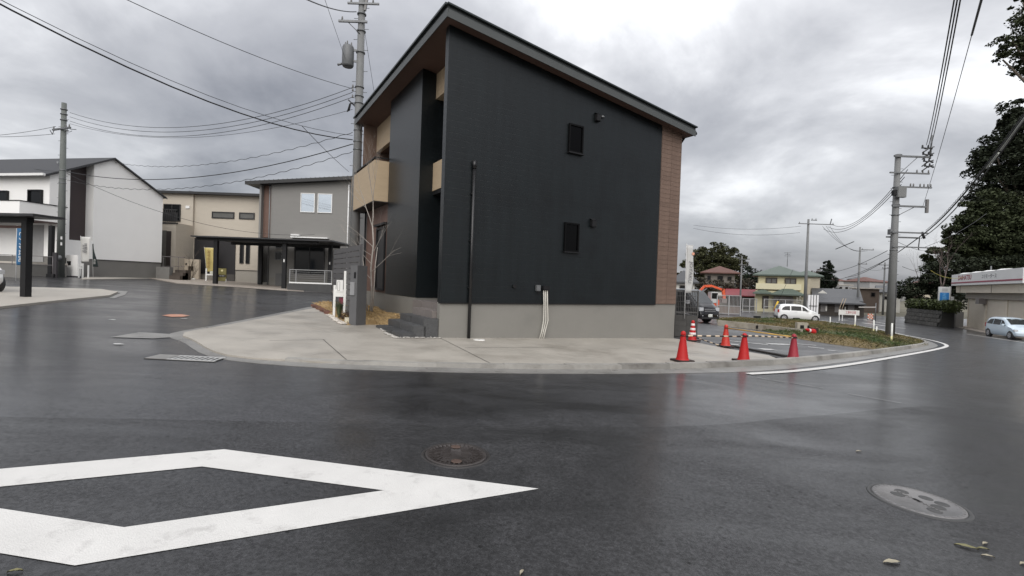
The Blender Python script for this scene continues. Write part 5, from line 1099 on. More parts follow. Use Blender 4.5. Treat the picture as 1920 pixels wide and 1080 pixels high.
def bar(label, a, b, mat, r=.018):
    a, b = Vector(a), Vector(b); d = b - a; L = d.length; t = thing('barrier_bar', label, 'barrier bar', a, 0, 'bars between the cones'); t.rotation_euler = d.to_track_quat('X', 'Z').to_euler()
    MB().tube([(.02, 0, 0), (L - .02, 0, 0)], r, 8).build('bar_tube', mat, t)
    for x in (0, L):
        mb = MB(); n = 12
        mb.tube([(x + cos(k * 2 * pi / n) * .072, sin(k * 2 * pi / n) * .072, 0) for k in range(n + 1)], .010, 5, caps=False); mb.build('end_ring', black_metal, t)
up = Vector((0, 0, .585))
bar('black and white striped bar from the house cone to the middle cone', c1 + up, c2 + up + Vector((0, 0, .02)), bar_m); bar('black and white striped bar from the middle cone to the grass end cone', c2 + up + Vector((0, 0, .045)), c3 + up, bar_m); bar('yellow bar from the rear cone to the grass end cone', c4 + up, c3 + up + Vector((0, 0, .02)), yel_bar)
bar('black and white bar lying low between the banded cone and rear cone', c5 + Vector((.12, -.05, .12)), c4 + Vector((-.16, -.05, .03)), bar_m)
c = G(1525, 634); t = thing('fallen_cone', 'red and white traffic cone lying on its side in the island grass', 'traffic cone', c + Vector((0, 0, .28))); t.rotation_euler = (0, -1.35, .5)
b = MB(); b.box(-.19, .19, -.19, .19, .012, .05); b.build('base', cone_base, t, bevel=.006); MB().lathe([(.15, .05), (.128, .09), (.052, .60), (.02, .68), (.001, .69)], 24).build('cone_body', cone_red, t); MB().lathe([(.0925, .345), (.094, .35), (.080, .44), (.0785, .445)], 24).build('reflective_band', M('band_white', (.72, .68, .68), .4), t)
pv = MB(); lf = [G(1350, 648).xy, G(1412, 660).xy, G(1480, 673).xy]
o = MB().tube([(p.x, p.y, gz(p.x, p.y) + .06) for p in smooth_line(lf, .3)], .035, 6).build('fallen_pole', M('pole_black_old', (.03, .028, .026), .7, .2, 4)); tag(o, 'dark pole lying along the edge of the concrete apron behind the cones', 'pole')
# ------------------------------------------------------------------ block wall with mesh fence and banner beside the house
def block_wall():
    o = G(1264, 633); t = thing('block_wall', 'low charcoal block wall with a mesh fence at the east end of the black house', 'wall', (o.x, o.y, o.z), HTH - .5)
    bm_ = M('charcoal_block', (.055, .053, .05), .85, .2, 4, .35, 45, objvar=.12); L = .84
    me = MB().box(.003, .417, .0, .12, .003, .187).mesh('block', bm_); mb = MB().box(.0, L, .01, .11, -.25, .80).build('wall_core', M('block_joint', (.035, .034, .032), .9), t)
    for r in range(4):
        for k in range(2): inst(me, 'block', t, (k * .42, -.006, .05 + r * .19))
    side = MB().box(-.12, 0, .003, .387, .003, .187).mesh('block', bm_); MB().box(L - .11, L - .01, .12, 4.3, -.25, .80).build('wall_core', M('block_joint', (.035, .034, .032), .9), t)
    for r in range(4):
        for k in range(10): inst(side, 'block', t, (L + .006, .12 + k * .39, .05 + r * .19))
    fm = M('fence_bronze', (.06, .058, .056), .5, .1, 4)
    mb = MB(); mb.obox((0, .06, 1.68), (L, .06, 1.68), .04, .05); mb.obox((0, .06, .92), (L, .06, .92), .04, .05); mb.build('fence_rail', fm, t)
    me = MB().box(-.007, .007, .05, .07, .80, 1.68).mesh('fence_bar', fm)
    for k in range(14): inst(me, 'fence_bar', t, (.02 + k * (L - .04) / 13, 0, 0))
    for z in (1.1, 1.3, 1.5): MB().box(0, L, .045, .055, z, z + .012).build('fence_bar', fm, t)
    for x in (.0, L - .02): MB().box(x, x + .04, .03, .09, .8, 1.72).build('fence_post', fm, t)
    f = D(1283, 592, o.y - .05); tb = D(1293, 460, o.y - .05)
    b, cl = banner('tall pale grey cloth banner lettered JOYAKU tied to the block wall fence', (f.x, f.y - .03, f.z), tb.z - f.z, .21, .25, 0, M('banner_grey', (.50, .50, .49), .75, .06, 3), tb.x - f.x - .12, z0=.82, curl=.03)
    text_mesh('lettering', 'JOYAKU', .17, M('ink_grey', (.16, .16, .17), .7), b, (.135, -.06, 1.55), (pi / 2, pi / 2 + .06, 0), .78); k = MB().lathe([(.055, 0), (.001, .002)], 6).build('emblem', M('emblem_orange', (.62, .3, .2), .6), b); k.rotation_euler = (pi / 2, 0, 0); k.location = (.2, -.062, 2.22)
block_wall()
def borders():
    cm = M('border_concrete', (.33, .30, .25), .75, .15, 2, .2, 40, dirt=((.2, .17, .12), 1.2, .5))
    for lab, pts, h, w in (('long low concrete border along the road behind the van', ((1346, 599), (1440, 602.5), (1530, 607)), .14, .15), ('pale concrete retaining border of the car park running below the grass strip', ((1346, 610), (1420, 618), (1503, 629)), .30, .14)):
        ps = xy(*pts); c = ps[0]; line = smooth_line(ps, .8); a = offset_line(line, w / 2); b = offset_line(line, -w / 2); mb = MB(); V = []
        for p, q in zip(a, b):
            g = gz(p.x, p.y); V += [(p.x, p.y, g - .1), (p.x, p.y, g + h), (q.x, q.y, g + h), (q.x, q.y, g - .1)]
        n = len(a); fs = [(i * 4 + k, i * 4 + k + 1, i * 4 + 5 + k, i * 4 + 4 + k) for i in range(n - 1) for k in range(3)] + [(0, 1, 2, 3), (n * 4 - 1, n * 4 - 2, n * 4 - 3, n * 4 - 4)]
        o = mb.add(V, fs).build('concrete_border', cm); tag(o, lab, 'border')
    c = G(1513, 625); t = thing('concrete_wall_end', 'tan concrete wall end with dark square pipe mouths by the sign board', 'wall', (c.x, c.y + .6, c.z), .1); k = c.y / F; MB().box(-6 * k, 17 * k, 0, .2, -.2, .52).build('wall_body', cm, t, bevel=.01)
    for x in (.0, .35): MB().box(x * 1.2, x * 1.2 + .1 * (2 - (x > 0)), -.03, -.002, .2, .38).build('pipe_mouth', black_metal, t)
    for u, v in ((1418, 599.5), (1492, 602.5)):
        c = G(u, v); o = MB().box(-.28, .28, -.1, .1, 0, .16).build('drain_block', black_metal, bevel=.03); o.location = (c.x, c.y - .1, c.z + .16); tag(o, 'small black block on the concrete border, ' + ('behind the rear cone' if u < 1450 else 'before the white car'), 'block')
    o = MB().box(-.2, .2, -.06, .04, -.15, .04).build('drain_block', black_metal, bevel=.02); c = G(1422, 618); o.location = (c.x, c.y - .14, c.z + .2); tag(o, 'small black block set into the pale retaining border face', 'block')
borders()
def delineators():
    wm = M('delineator_white', (.72, .72, .68), .5, .06, 3); ye = M('delineator_yellow', (.62, .58, .3), .5, .06, 3)
    for lab, b, top in (('white thin post at the far left of the island posts', (1556, 613), 594), ('white thin post standing in line with the white barrier board', (1602.5, 619), 590), ('white thin post just below the checked board', (1637.5, 628), 600), ('thin short bare stake next to the white posts', (1643, 630), 612), ('tallest white thin post right in front of the big road pole', (1671, 645), 606)):
        p = G(*b); h = D(b[0], top, p.y).z - p.z; t = thing('marker_post', lab, 'marker post', p, 0, 'thin white posts on the grass island'); MB().tube([(0, 0, -.1), (0, 0, h)], .035, 8).build('post_shaft', wm, t); MB().tube([(0, 0, .05), (0, 0, h * .38)], .037, 8).build('lower_sleeve', ye, t)
delineators()
def white_board():
    c = G(1523, 602); t = thing('white_signboard', 'tall white signboard seen from behind with black bracing, beside the white car', 'signboard', c, .05); k = c.y / F; wm = M('signboard_white', (.72, .72, .73), .5, .05, 2)
    for j in range(4): MB().box((-9.5 + 5.2 * j) * k, (-5 + 5.2 * j) * k, 0, .06, -.05 + (.0 if j in (0, 3) else .35), 49 * k).build('panel', wm, t)
    for x in (-4.6, .7, 5.9): MB().box((x - .35) * k, (x + .35) * k, -.03, -.002, 8 * k, 49 * k).build('brace', black_metal, t)
    MB().box(-8 * k, 8 * k, -.06, -.031, 28 * k, 29 * k).build('brace', black_metal, t); MB().box(-9.5 * k, 11 * k, .061, .1, .3, 49 * k).build('front_panel', wm, t)
white_board()

# ------------------------------------------------------------------ houses across the road
def hip(mb, x0, x1, y0, y1, z, h, ridge=.3):
    ins = min(x1 - x0, y1 - y0) / 2; a = x0 + ins * (1 if (x1 - x0) > (y1 - y0) else ridge); vs = [(x0, y0, z), (x1, y0, z), (x1, y1, z), (x0, y1, z)]
    if (x1 - x0) >= (y1 - y0): r0, r1 = (x0 + ins, (y0 + y1) / 2, z + h), (x1 - ins + .01, (y0 + y1) / 2, z + h); f = [(0, 1, 5, 4), (1, 2, 5), (2, 3, 4, 5), (3, 0, 4)]
    else: r0, r1 = ((x0 + x1) / 2, y0 + ins, z + h), ((x0 + x1) / 2, y1 - ins + .01, z + h); f = [(0, 1, 4), (1, 2, 5, 4), (2, 3, 5), (3, 0, 4, 5)]
    lo = [(x, y, zz - .18) for x, y, zz in vs]; mb.add(vs + [r0, r1] + lo, f + [(0, 6, 7, 1), (1, 7, 8, 2), (2, 8, 9, 3), (3, 9, 6, 0), (9, 8, 7, 6)]); return mb
def yellow_house():
    d = 66.0; t, X, Z = house_at('yellow_house', 'pale yellow two-storey house with green tiled hip roofs', 1418, 1508, d)
    yw = M('yellow_render', (.50, .46, .30), .8, .05, .6, .05, 40); gr = M('green_tiles', (.075, .10, .082), .55, .2, 3, .4, 14, stretch=(6, 1, 1)); br = M('frame_brown', (.035, .025, .02), .5)
    xr = X(1508); MB().box(.0, xr, 0, 7, -.6, Z(546)).build('lower_wall', yw, t); MB().box(.3, xr + .2, .5, 7.5, Z(546), Z(518)).build('upper_wall', yw, t); MB().box(.0, xr - .3, -.15, .5, Z(543), Z(532)).build('balcony_wall', M('yellow_band', (.58, .54, .38), .8, .05, .6), t)
    hip(MB(), -.45, xr + .6, -.1, 8.2, Z(515), Z(496) - Z(515)).build('roof', gr, t); hip(MB(), xr - 1.2, xr + 2.6, 3, 9, Z(514), Z(503) - Z(514)).build('rear_roof', gr, t); MB().box(xr + .2, xr + 2.2, 3.4, 8.6, -.4, Z(516)).build('rear_wall', M('cream_wall', (.42, .38, .3), .8), t)
    hip(MB(), -.35, X(1450), -1.1, 1.2, Z(550), .5).build('lower_roof', gr, t); hip(MB(), X(1446), X(1510), -1.6, 1.6, Z(551), Z(540) - Z(551)).build('porch_roof', gr, t)
    for u in (1436, 1472): window(t, frame_of((X(u), .49, Z(533)), (1, 0, 0)), X(u + 22) - X(u), Z(521) - Z(533), br, M('pale_glass', (.12, .12, .115), .15), .14, .1, mull=1)
    MB().box(X(1452), X(1490), -.3, -.01, Z(580), Z(561)).build('dark_opening', M('porch_brownish', (.10, .08, .07), .7), t); MB().box(X(1431), X(1443), -.06, -.01, Z(580), Z(556)).build('front_door', br, t); MB().box(X(1452), X(1488), -.42, -.31, Z(562), Z(556)).build('rolled_shade', M('shade_grey', (.22, .20, .19), .6), t)
    window(t, frame_of((X(1462), -.31, Z(577)), (1, 0, 0)), X(1487) - X(1462), Z(565) - Z(577), br, dark_glass, .1, .06, mull=1)
    mb = MB(); xa = X(1478); mb.tube([(xa, 3, Z(498)), (xa, 3, Z(470))], .035, 4); [mb.tube([(xa - w, 3, z), (xa + w, 3, z)], .025, 4) for w, z in ((.45, Z(471)), (.3, Z(474)), (.4, Z(477)))]; mb.build('tv_antenna', steel, t)
    MB().box(X(1517), X(1523), 1.5, 2.1, Z(550), Z(521)).build('side_column', M('cream_wall', (.42, .38, .3), .8), t)
yellow_house()
def simple_house(name, label, u0, u1, d, v_eave, v_top, wallm, roofm, over=.5, deep=7, wins=(), ang=0, winm=None, gable=False, zoff=.6):
    t, X, Z = house_at(name, label, u0, u1, d, ang); L = X(u1); ze = Z(v_eave); MB().box(0, L, 0, deep, -zoff, ze).build('wall', wallm, t)
    if gable:
        mb = MB(); h = Z(v_top) - ze; y0, y1 = -over, deep + over; ym = (y0 + y1) / 2
        mb.add([(-over, y0, ze), (L + over, y0, ze), (L + over, ym, ze + h), (-over, ym, ze + h), (-over, y1, ze), (L + over, y1, ze)] + [(-over, y0, ze - .14), (L + over, y0, ze - .14), (L + over, y1, ze - .14), (-over, y1, ze - .14)], [(0, 1, 2, 3), (3, 2, 5, 4), (6, 7, 1, 0), (4, 5, 8, 9), (9, 8, 7, 6), (6, 0, 3), (6, 3, 9), (3, 4, 9), (7, 2, 1), (7, 8, 2), (2, 8, 5)]); mb.build('roof', roofm, t)
    else: hip(MB(), -over, L + over, -over, deep + over, ze + .18, Z(v_top) - ze - .18).build('roof', roofm, t)
    for a, b, va, vb in wins: window(t, frame_of((X(a), -.01, Z(vb)), (1, 0, 0)), X(b) - X(a), Z(va) - Z(vb), winm or M('frame_brown', (.035, .025, .02), .5), dark_glass, .08, .08)
    return t, X, Z
greytile = M('grey_kawara', (.055, .057, .062), .5, .2, 2.5, .5, 12, stretch=(6, 1, 1)); redtile = M('rust_tiles', (.11, .05, .04), .75, .2, 2, .3, 14); redroof = M('red_sheet_roof', (.2, .022, .03), .6, .15, 1.5, .15, 10); wood = M('old_wood_wall', (.05, .042, .036), .85, .25, 2, .2, 20, stretch=(3, 3, .5)); cream = M('cream_wall', (.42, .38, .3), .8); offw = M('offwhite_wall', (.55, .54, .5), .8, .06, 1)
simple_house('grey_roofed_house', 'small grey-roofed house beside the tall grey banner', 1262, 1303, 58, 531, 506, offw, greytile, wins=((1292, 1299, 535, 545), (1275, 1286, 535, 548)), gable=False)
simple_house('rust_roofed_house', 'house with rust brown hip roof under the big round tree', 1322, 1378, 82, 513, 497.5, M('mud_wall', (.2, .18, .16), .85), redtile, over=.8, wins=((1326, 1333, 517, 527), (1345, 1356, 517, 528), (1364, 1372, 518, 526)))
simple_house('distant_rust_house', 'tiny dark house with rust roof behind the dark conifer', 1381, 1404, 96, 521, 514, M('mud_wall', (.2, .18, .16), .85), redtile, over=.3, gable=True)
simple_house('red_roofed_shed', 'low shed under a wide red sheet roof', 1368, 1416, 74, 554, 542, wood, redroof, over=.5, wins=((1390, 1400, 561, 570),), gable=True)
simple_house('pale_roofed_shed', 'low shed with pale sheet roof left of the red roofed shed', 1350, 1372, 76, 554, 545, M('mud_wall', (.2, .18, .16), .85), M('pale_sheet', (.42, .40, .37), .6, .15, 2), over=.3, gable=True)
def dark_house():
    d = 62.0; t, X, Z = simple_house('dark_tiled_house', 'long low traditional house with dark grey tiled roofs and black timber walls', 1536, 1607, d, 563, 541, wood, greytile, over=.7, deep=8, gable=True)
    hip(MB(), X(1526), X(1622), -2.4, 1.0, Z(567), Z(557) - Z(567)).build('lower_roof', greytile, t); MB().box(X(1528), X(1620), -1.6, 0, -.6, Z(567)).build('front_wall', wood, t)
    mb = MB(); mb.add([(X(1534), -.8, Z(551)), (X(1552), -.8, Z(551)), (X(1543), -.8, Z(545))], [(0, 1, 2)]); mb.add([(X(1534), -.7, Z(551)), (X(1552), -.7, Z(551)), (X(1543), -.7, Z(545))], [(2, 1, 0)]); mb.build('gable_plaster', offw, t)
    for a, b in ((1540, 1552), (1566, 1577), (1590, 1602)): MB().box(X(a), X(b), -1.66, -1.605, Z(585), Z(570)).build('shoji_panel', M('panel_grey', (.16, .15, .145), .6), t)
    for a, b in ((1549, 1552), (1584, 1586)): MB().box(X(a), X(b), -1.75, -1.665, Z(583), Z(574)).build('pale_board', offw, t)
dark_house()
simple_house('brown_block', 'flat-roofed brown building behind the dark tiled house', 1603, 1650, 78, 541.5, 540.5, M('brown_block_wall', (.10, .075, .06), .8, .1, 1), M('pale_slab', (.45, .42, .38), .7), over=.4, deep=8, wins=((1601.5, 1612, 544, 552), (1634, 1643, 548, 556)))
simple_house('white_gable_house', 'white house half hidden behind the big road pole', 1652, 1690, 84, 548, 535, offw, greytile, over=.6, deep=7, wins=((1660, 1668, 556, 562),), gable=True)
simple_house('pale_apartment', 'pale box building on the slope beyond the dark tiled house', 1570, 1600, 110, 535, 534, M('pale_block', (.32, .32, .32), .8), M('pale_slab', (.45, .42, .38), .7), over=.1, deep=8, wins=((1575, 1580, 538, 542), (1586, 1591, 538, 542)))
def town():
    rnd = random.Random(6); cols = [offw, cream, M('pale_block', (.32, .32, .32), .8), M('mud_wall', (.2, .18, .16), .85)]; adj = ['white', 'cream', 'grey', 'brown']
    us = sorted(rnd.uniform(1562, 1745) for _ in range(14)); od = ('first', 'second', 'third', 'fourth', 'fifth', 'sixth', 'seventh', 'eighth', 'ninth', 'tenth', 'eleventh', 'twelfth', 'thirteenth', 'fourteenth')
    for k in range(14):
        y = rnd.uniform(170, 420); u = us[k]; x = D(u, 540, y).x; zg = gz(x, y) + max(0, (y - 150) * .035); w, dp, h = rnd.uniform(7, 12), rnd.uniform(7, 10), rnd.uniform(3.5, 7); i = rnd.randrange(4); ii = (i + k) % 4
        t = thing('distant_house', 'tiny far ' + adj[ii] + ' house of the town below the hills, ' + od[k] + ' from the left', 'house', (x, y, zg - 1.0), rnd.uniform(-.5, .5), 'houses of the far town'); MB().box(0, w, 0, dp, -8, h + 1).build('wall', cols[ii], t); hip(MB(), -.5, w + .5, -.5, dp + .5, h + 1.18, 1.8).build('roof', greytile if k % 3 else redtile, t)
town()
def hills():
    rs = np.random.RandomState(4); mb = MB(); n = 90; V = []; R = [(0, -.5), (.35, .45), (.6, .75), (.85, 1.0), (1.2, .7)]
    for i in range(n + 1):
        f = i / n; x = -200 + 2200 * f; y0 = 620
        h = 20 + 9 * sin(f * 17 + 1.0) + 6 * sin(f * 31 + 2) + 3 * sin(f * 67); h *= .35 + .65 * min(1, max(0, (f - .3) * 6))
        for r, k in R: V.append((x, y0 + 420 * r + 20 * sin(f * 40 + r * 7), gz(x, y0) - 1 + h * max(k, -.1) * (1 + .0 * r) + 2 * sin(f * 90 + r * 20)))
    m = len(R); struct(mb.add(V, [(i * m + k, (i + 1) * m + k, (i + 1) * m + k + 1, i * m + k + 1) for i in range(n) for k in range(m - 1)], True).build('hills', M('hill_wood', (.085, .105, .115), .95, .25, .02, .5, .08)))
hills()
# ------------------------------------------------------------------ excavator, mesh gate, barrier
def excavator():
    o = D(1332, 590, 50); t = thing('excavator', 'orange excavator with folded arm parked behind the black van', 'excavator', (o.x, 50, gz(o.x, 50)), 0); om = M('excavator_orange', (.62, .095, .03), .45, .12, 3); X = lambda u: D(u, 550, 50).x - o.x; Z = lambda v: D(1335, v, 50).z - gz(o.x, 50)
    MB().box(-1.3, 1.2, -.9, -.45, 0, .62).build('track', black_metal, t, bevel=.12); MB().box(-1.3, 1.2, .45, .9, 0, .62).build('track', black_metal, t, bevel=.12); MB().box(-1.2, .6, -.8, .8, .65, 1.4).build('upper_body', om, t, bevel=.08)
    c = MB().box(-.35, .4, -.85, .05, 1.0, Z(547)).build('cab', M('cab_frame', (.45, .45, .45), .5), t, bevel=.05); MB().box(-.28, .33, -.875, -.853, 1.5, Z(547) - .12).build('cab_window', dark_glass, c); MB().box(.405, .42, -.75, -.05, 1.4, Z(547) - .12).build('cab_window', dark_glass, c)
    P = lambda u, v: (X(u), .1, Z(v)); mb = MB()
    for a, b, w in (((1313, 546), (1321, 537), .28), ((1321, 537), (1334, 536), .34), ((1334, 536), (1356, 543), .28)): mb.obox(P(*a), P(*b), .22, w * .72)
    mb.build('boom', om, t); mb = MB(); mb.obox(P(1356, 541), P(1359, 560), .22, .28); mb.build('stick', om, t)
    mb = MB(); mb.tube([P(1336, 539), P(1355, 538)], .06, 6); mb.tube([P(1316, 549), P(1326, 541)], .07, 6); mb.build('hydraulic_cylinder', steel, t)
    mb = MB(); mb.prism([(X(1352), -.3), (X(1361), -.3), (X(1361), .45), (X(1352), .45)], Z(567), Z(559)); mb.build('bucket', M('bucket_grey', (.2, .17, .16), .6), t)
excavator()
def mesh_gates():
    gm = M('mesh_steel', (.36, .36, .36), .5, .1, 3, metal=.3)
    def panel(label, u0, u1, v0, v1, d, bars, grp=None, kick=True):
        a = D(u0, v1, d); b = D(u1, v1, d); zg = gz(a.x, d); t = thing('mesh_gate', label, 'fence', (a.x, d, zg), 0, grp); L = b.x - a.x; h = D((u0 + u1) / 2, v0, d).z - zg
        [MB().obox((0, 0, z), (L, 0, z), .05, .06).build('rail', gm, t) for z in (.1, h * .45, h)]
        for x in np.linspace(0, L, 3): MB().box(x - .04, x + .04, -.04, .04, -.1, h + .03).build('post', gm, t)
        me = MB().box(-.012, .012, -.012, .012, .1, h).mesh('bar', gm)
        for x in np.linspace(.06, L - .06, bars): inst(me, 'bar', t, (x, 0, 0))
        if kick: MB().box(.05, L - .05, .02, .04, .12, h * .44).build('kick_panel', M('kick_brown', (.19, .15, .13), .7), t)
    panel('tall steel mesh gate right of the van and below the orange arm', 1344, 1388, 554, 584, 46, 18); panel('steel mesh fence in front of the red roofed shed', 1392, 1418, 560, 582, 58, 12, kick=False); panel('steel mesh fence across the yellow house porch', 1432, 1512, 562, 583, 60, 34, kick=False)
    c = G(1452, 580); c = D(1452, 580, 57); t = thing('guy_wire_cover', 'yellow guy wire cover slanting before the yellow house', 'guy cover', (c.x, c.y, c.z)); d = D(1459, 565, 57) - c; MB().tube([d * -.15, d * 1.0], .11, 8).build('cover_tube', M('guy_yellow', (.62, .40, .03), .5), t)
    MB().tube([d * 1.0, d * 5], .02, 4).build('guy_wire', wire_m, t)
    t = thing('flowering_shrub', 'pale blossoming shrub at the corner of the yellow house', 'shrub', D(1498, 582, 61)); t.location.z = gz(t.location.x, 61); leaf_cloud([((0, 0, 1.2), (.8, .6, 1.1))], 500, .16, M('leaf_blossom', (.34, .32, .27), .7, .2, 2, island=.4), 'foliage', t, 3, .3); MB().tube([(0, 0, 0), (0, 0, 1.2)], .05, 5).build('stem', bark, t)
    # white barrier board
    c = D(1572, 600, 48); t = thing('barrier_board', 'white barrier board with red lettering across the road beyond the island', 'barrier', (c.x, 48, gz(c.x, 48)), -.12); k = 48 / F; L = 36 * k
    MB().box(0, L, 0, .04, .62, 1.12).build('board', M('board_white', (.66, .65, .62), .6, .1, 3), t); text_mesh('lettering', '工事中注意', .3, M('ink_red', (.4, .03, .05), .6), t, (L * .58, -.006, .87), (pi / 2, 0, 0), L * .5)
    for x in (.1, L * .2, L * .85): MB().box(x - .03, x + .03, .05, .1, 0, 1.15).build('leg', white_metal, t)
    for x in (.0, .25): MB().tube([(x, .1, .9), (x + .55, .3, 2.3)], .03, 5).build('strut', M('strut_wood', (.35, .28, .2), .7), t)
    # checked board
    c = G(1632, 600.5); t = thing('checked_board', 'small orange and white checked warning board beside the road', 'warning board', c, 0); o = M('check_orange', (.62, .15, .06), .5); w = M('check_white', (.70, .64, .58), .5); s = .15
    for i in range(4):
        for j in range(4): MB().box((i - 2) * s, (i - 1) * s, 0, .03, .12 + j * s, .12 + (j + 1) * s).build('check_panel', o if (i + j) % 2 else w, t)
    for x in (-.25, .25): MB().box(x - .02, x + .02, .031, .06, 0, .7).build('leg', black_metal, t)
    c = G(1641, 601); t = thing('roadside_frame', 'slim grey post and horizontal rail beside the checked board', 'frame', c); k = c.y / F; MB().tube([(0, 0, 0), (0, 0, 33 * k)], .05, 6).build('post', steel, t); MB().obox((-32 * k, 0, 24 * k), (0, 0, 25 * k), .08, .12).build('rail', M('rail_pale', (.42, .4, .38), .6), t)
mesh_gates()
# ------------------------------------------------------------------ stone wall, hedge, showroom
def stone_wall():
    a, b, c_ = G(1692, 604).xy, G(1757, 613).xy, G(1800, 618).xy; d = (b - a); L = d.length; ang = atan2(d.y, d.x); t = thing('stone_retaining_wall', 'dark stone retaining wall below the clipped hedge', 'wall', (a.x, a.y, gz(a.x, a.y)), ang)
    sm = M('stone_dark', (.075, .072, .066), .9, .25, 2, .6, 14, objvar=.25); h0 = 1.55; MB().add([(0, .12, -.3), (L, .12, -.3), (L, 1.3, -.3), (0, 1.3, -.3), (0, .42, h0), (L, .42, h0), (L, 1.3, h0), (0, 1.3, h0)], [(0, 1, 5, 4), (4, 5, 6, 7), (1, 2, 6, 5), (3, 0, 4, 7)]).build('wall_core', M('stone_joint', (.03, .03, .028), .95), t)
    rnd = random.Random(1); me = [MB().add([(0, 0, 0), (.5, 0, 0), (.5, .3, .0), (0, .3, 0), (.04, -.03, .05), (.46, -.03, .05), (.47, .03, .34), (.04, .03, .34), (0, .1, .39), (.5, .1, .39)], [(0, 1, 5, 4), (4, 5, 6, 7), (7, 6, 9, 8), (0, 4, 7, 8), (1, 9, 6, 5)]).mesh('stone', sm) for _ in range(1)][0]
    r = 0; z = 0
    while z < h0 - .2:
        x = -(r % 2) * .25 + .25
        while x < L - .5: inst(me, 'stone', t, (x, .1 + .3 * z / h0 - .02, z), (0, 0, rnd.uniform(-.03, .03)), (1 + rnd.uniform(-.06, .04), 1, 1)); x += .5
        z += .39; r += 1
    a2 = Vector((a.x, a.y)); t2 = thing('clipped_hedge', 'long clipped green hedge on top of the stone wall', 'hedge', (a.x, a.y, gz(a.x, a.y) + h0), ang); leaf_cloud([((L * f, .85, .45), (L * .09, .7, .62)) for f in np.linspace(.0, 1.12, 11)], 9000, .17, hedge_m, 'foliage', t2, 5, .55, clump=0); mb = MB(); [mb.tube([(x, 1, -.1), (x, 1, .5)], .04, 5) for x in np.linspace(0, L, 8)]; mb.build('stems', bark, t2)
stone_wall()
def showroom():
    a, b = G(1814, 613).xy, G(1866, 623).xy; d = (b - a).normalized(); ang = atan2(d.y, d.x); L = 16.0; zg = gz(b.x, b.y); t = thing('car_showroom', 'beige roadside car showroom with white sign fascia and closed shutters', 'showroom', (a.x, a.y, zg), ang)
    # local x along the front towards the camera side, y into the building (away from the road)
    bw = M('showroom_beige', (.70, .63, .52), .75, .06, .8, .05, 40, dirt=((.5, .44, .36), .8, .6)); sh = M('shutter_beige', (.72, .655, .55), .6, .06, 1, stretch=(1, 1, 12)); fw_ = M('fascia_white', (.78, .78, .77), .5, .05, 1.5)
    s = 1
    def P(x, y): return (x, y * s)
    k = .75; zz = lambda v: (D(1840, v, 43.5).z - zg)
    Hs, Hb0, Hb1, Hf0, Hf1 = 2.78, 3.35, 4.02, 4.05, 5.15
    def bx(x0, x1, y0, y1, z0, z1, name, mat, **kw): y0, y1 = sorted((y0 * s, y1 * s)); return MB().box(x0, x1, y0, y1, z0, z1).build(name, mat, t, **kw)
    bx(0, L, .12, 9, -.5, Hf0, 'wall', bw); bx(-1.2, L, -.7, 9, Hb1 - .67, Hb1, 'canopy_band', bw); bx(-.0, L, -.25, .12, Hs + .02, Hb1 - .672, 'lintel', M('lintel_grey', (.33, .30, .26), .7), )
    bx(-1.3, L, -1.06, 1.0, Hf0, Hf1, 'sign_fascia', fw_); bx(-1.31, L, -1.085, -1.062, Hf0 + .2, Hf0 + .32, 'fascia_stripe', M('stripe_red', (.30, .04, .08), .5)); bx(-.5, L, -.3, 9, Hf1, Hf1 + .1, 'roof', fw_)
    for x0, x1 in ((.15, 4.6), (5.1, 9.2), (9.9, 15)):
        f = bx(x0, x1, .03, .11, .02, Hs, 'shutter', sh); me = MB().box(x0, x1, .0, .028, 0, .085).mesh('slat', sh)
        for j in range(int(Hs / .1)): inst(me, 'slat', f, (0, 0, .03 + j * .1))
    for x0 in (0, 4.6, 9.25): bx(x0 - .0, x0 + (.15 if x0 == 0 else .5 if x0 < 5 else .65), -.06, .12, -.3, Hs, 'pillar', bw)
    bx(4.2, 5.2, -.55, -.06, 2.35, 2.85, 'signal_box', M('shade_grey', (.22, .20, .19), .6)); [bx(x, x + .12, -.72, -.701, Hb1 - .66, Hb1 - .01, 'band_joint', M('lintel_grey', (.33, .30, .26), .7)) for x in (.1, 8.6)]
    tx = frame_of((0, 0, 0), (1, 0, 0)); text_mesh('fascia_lettering', 'DAIHATSU', .62, M('ink_daihatsu_red', (.34, .05, .08), .5), t, (2.9, -1.068, Hf0 + .70), (pi / 2, 0, 0), 3.9, bold=.012)
    text_mesh('fascia_lettering', 'ユリモータース', .42, M('ink_grey', (.16, .16, .17), .7), t, (9.3, -1.068, Hf0 + .66), (pi / 2, 0, 0), 3.4)
    me = MB().lathe([(.9, 0), (.5, .16), (.001, .2)], 18)
    for x in (1.2, 4.6, 7.6, 10.8): o = MB().lathe([(.9, 0), (.55, .13), (.001, .17)], 18).build('roof_lamp_hood', fw_, t); o.location = (x, -.2, Hf1 + .0)
    MB().tube([(2.6, .8, Hf1), (2.6, .8, Hf1 + .75)], .06, 6).build('roof_pipe', steel, t)
    # forecourt strip
    n = Vector((d.y, -d.x)); n = n if n.dot(Vector((-1, -1))) > 0 else -n
    struct(drape('showroom_pavement', [a - d * 9 - n * .0, a - d * 9 + n * 1.5, a + d * 18 + n * 1.3, a + d * 18 - n * .2], .05, M('forecourt_concrete', (.33, .29, .25), .6), .1, 2.5))
    q = a - d * 4.0 + n * .2
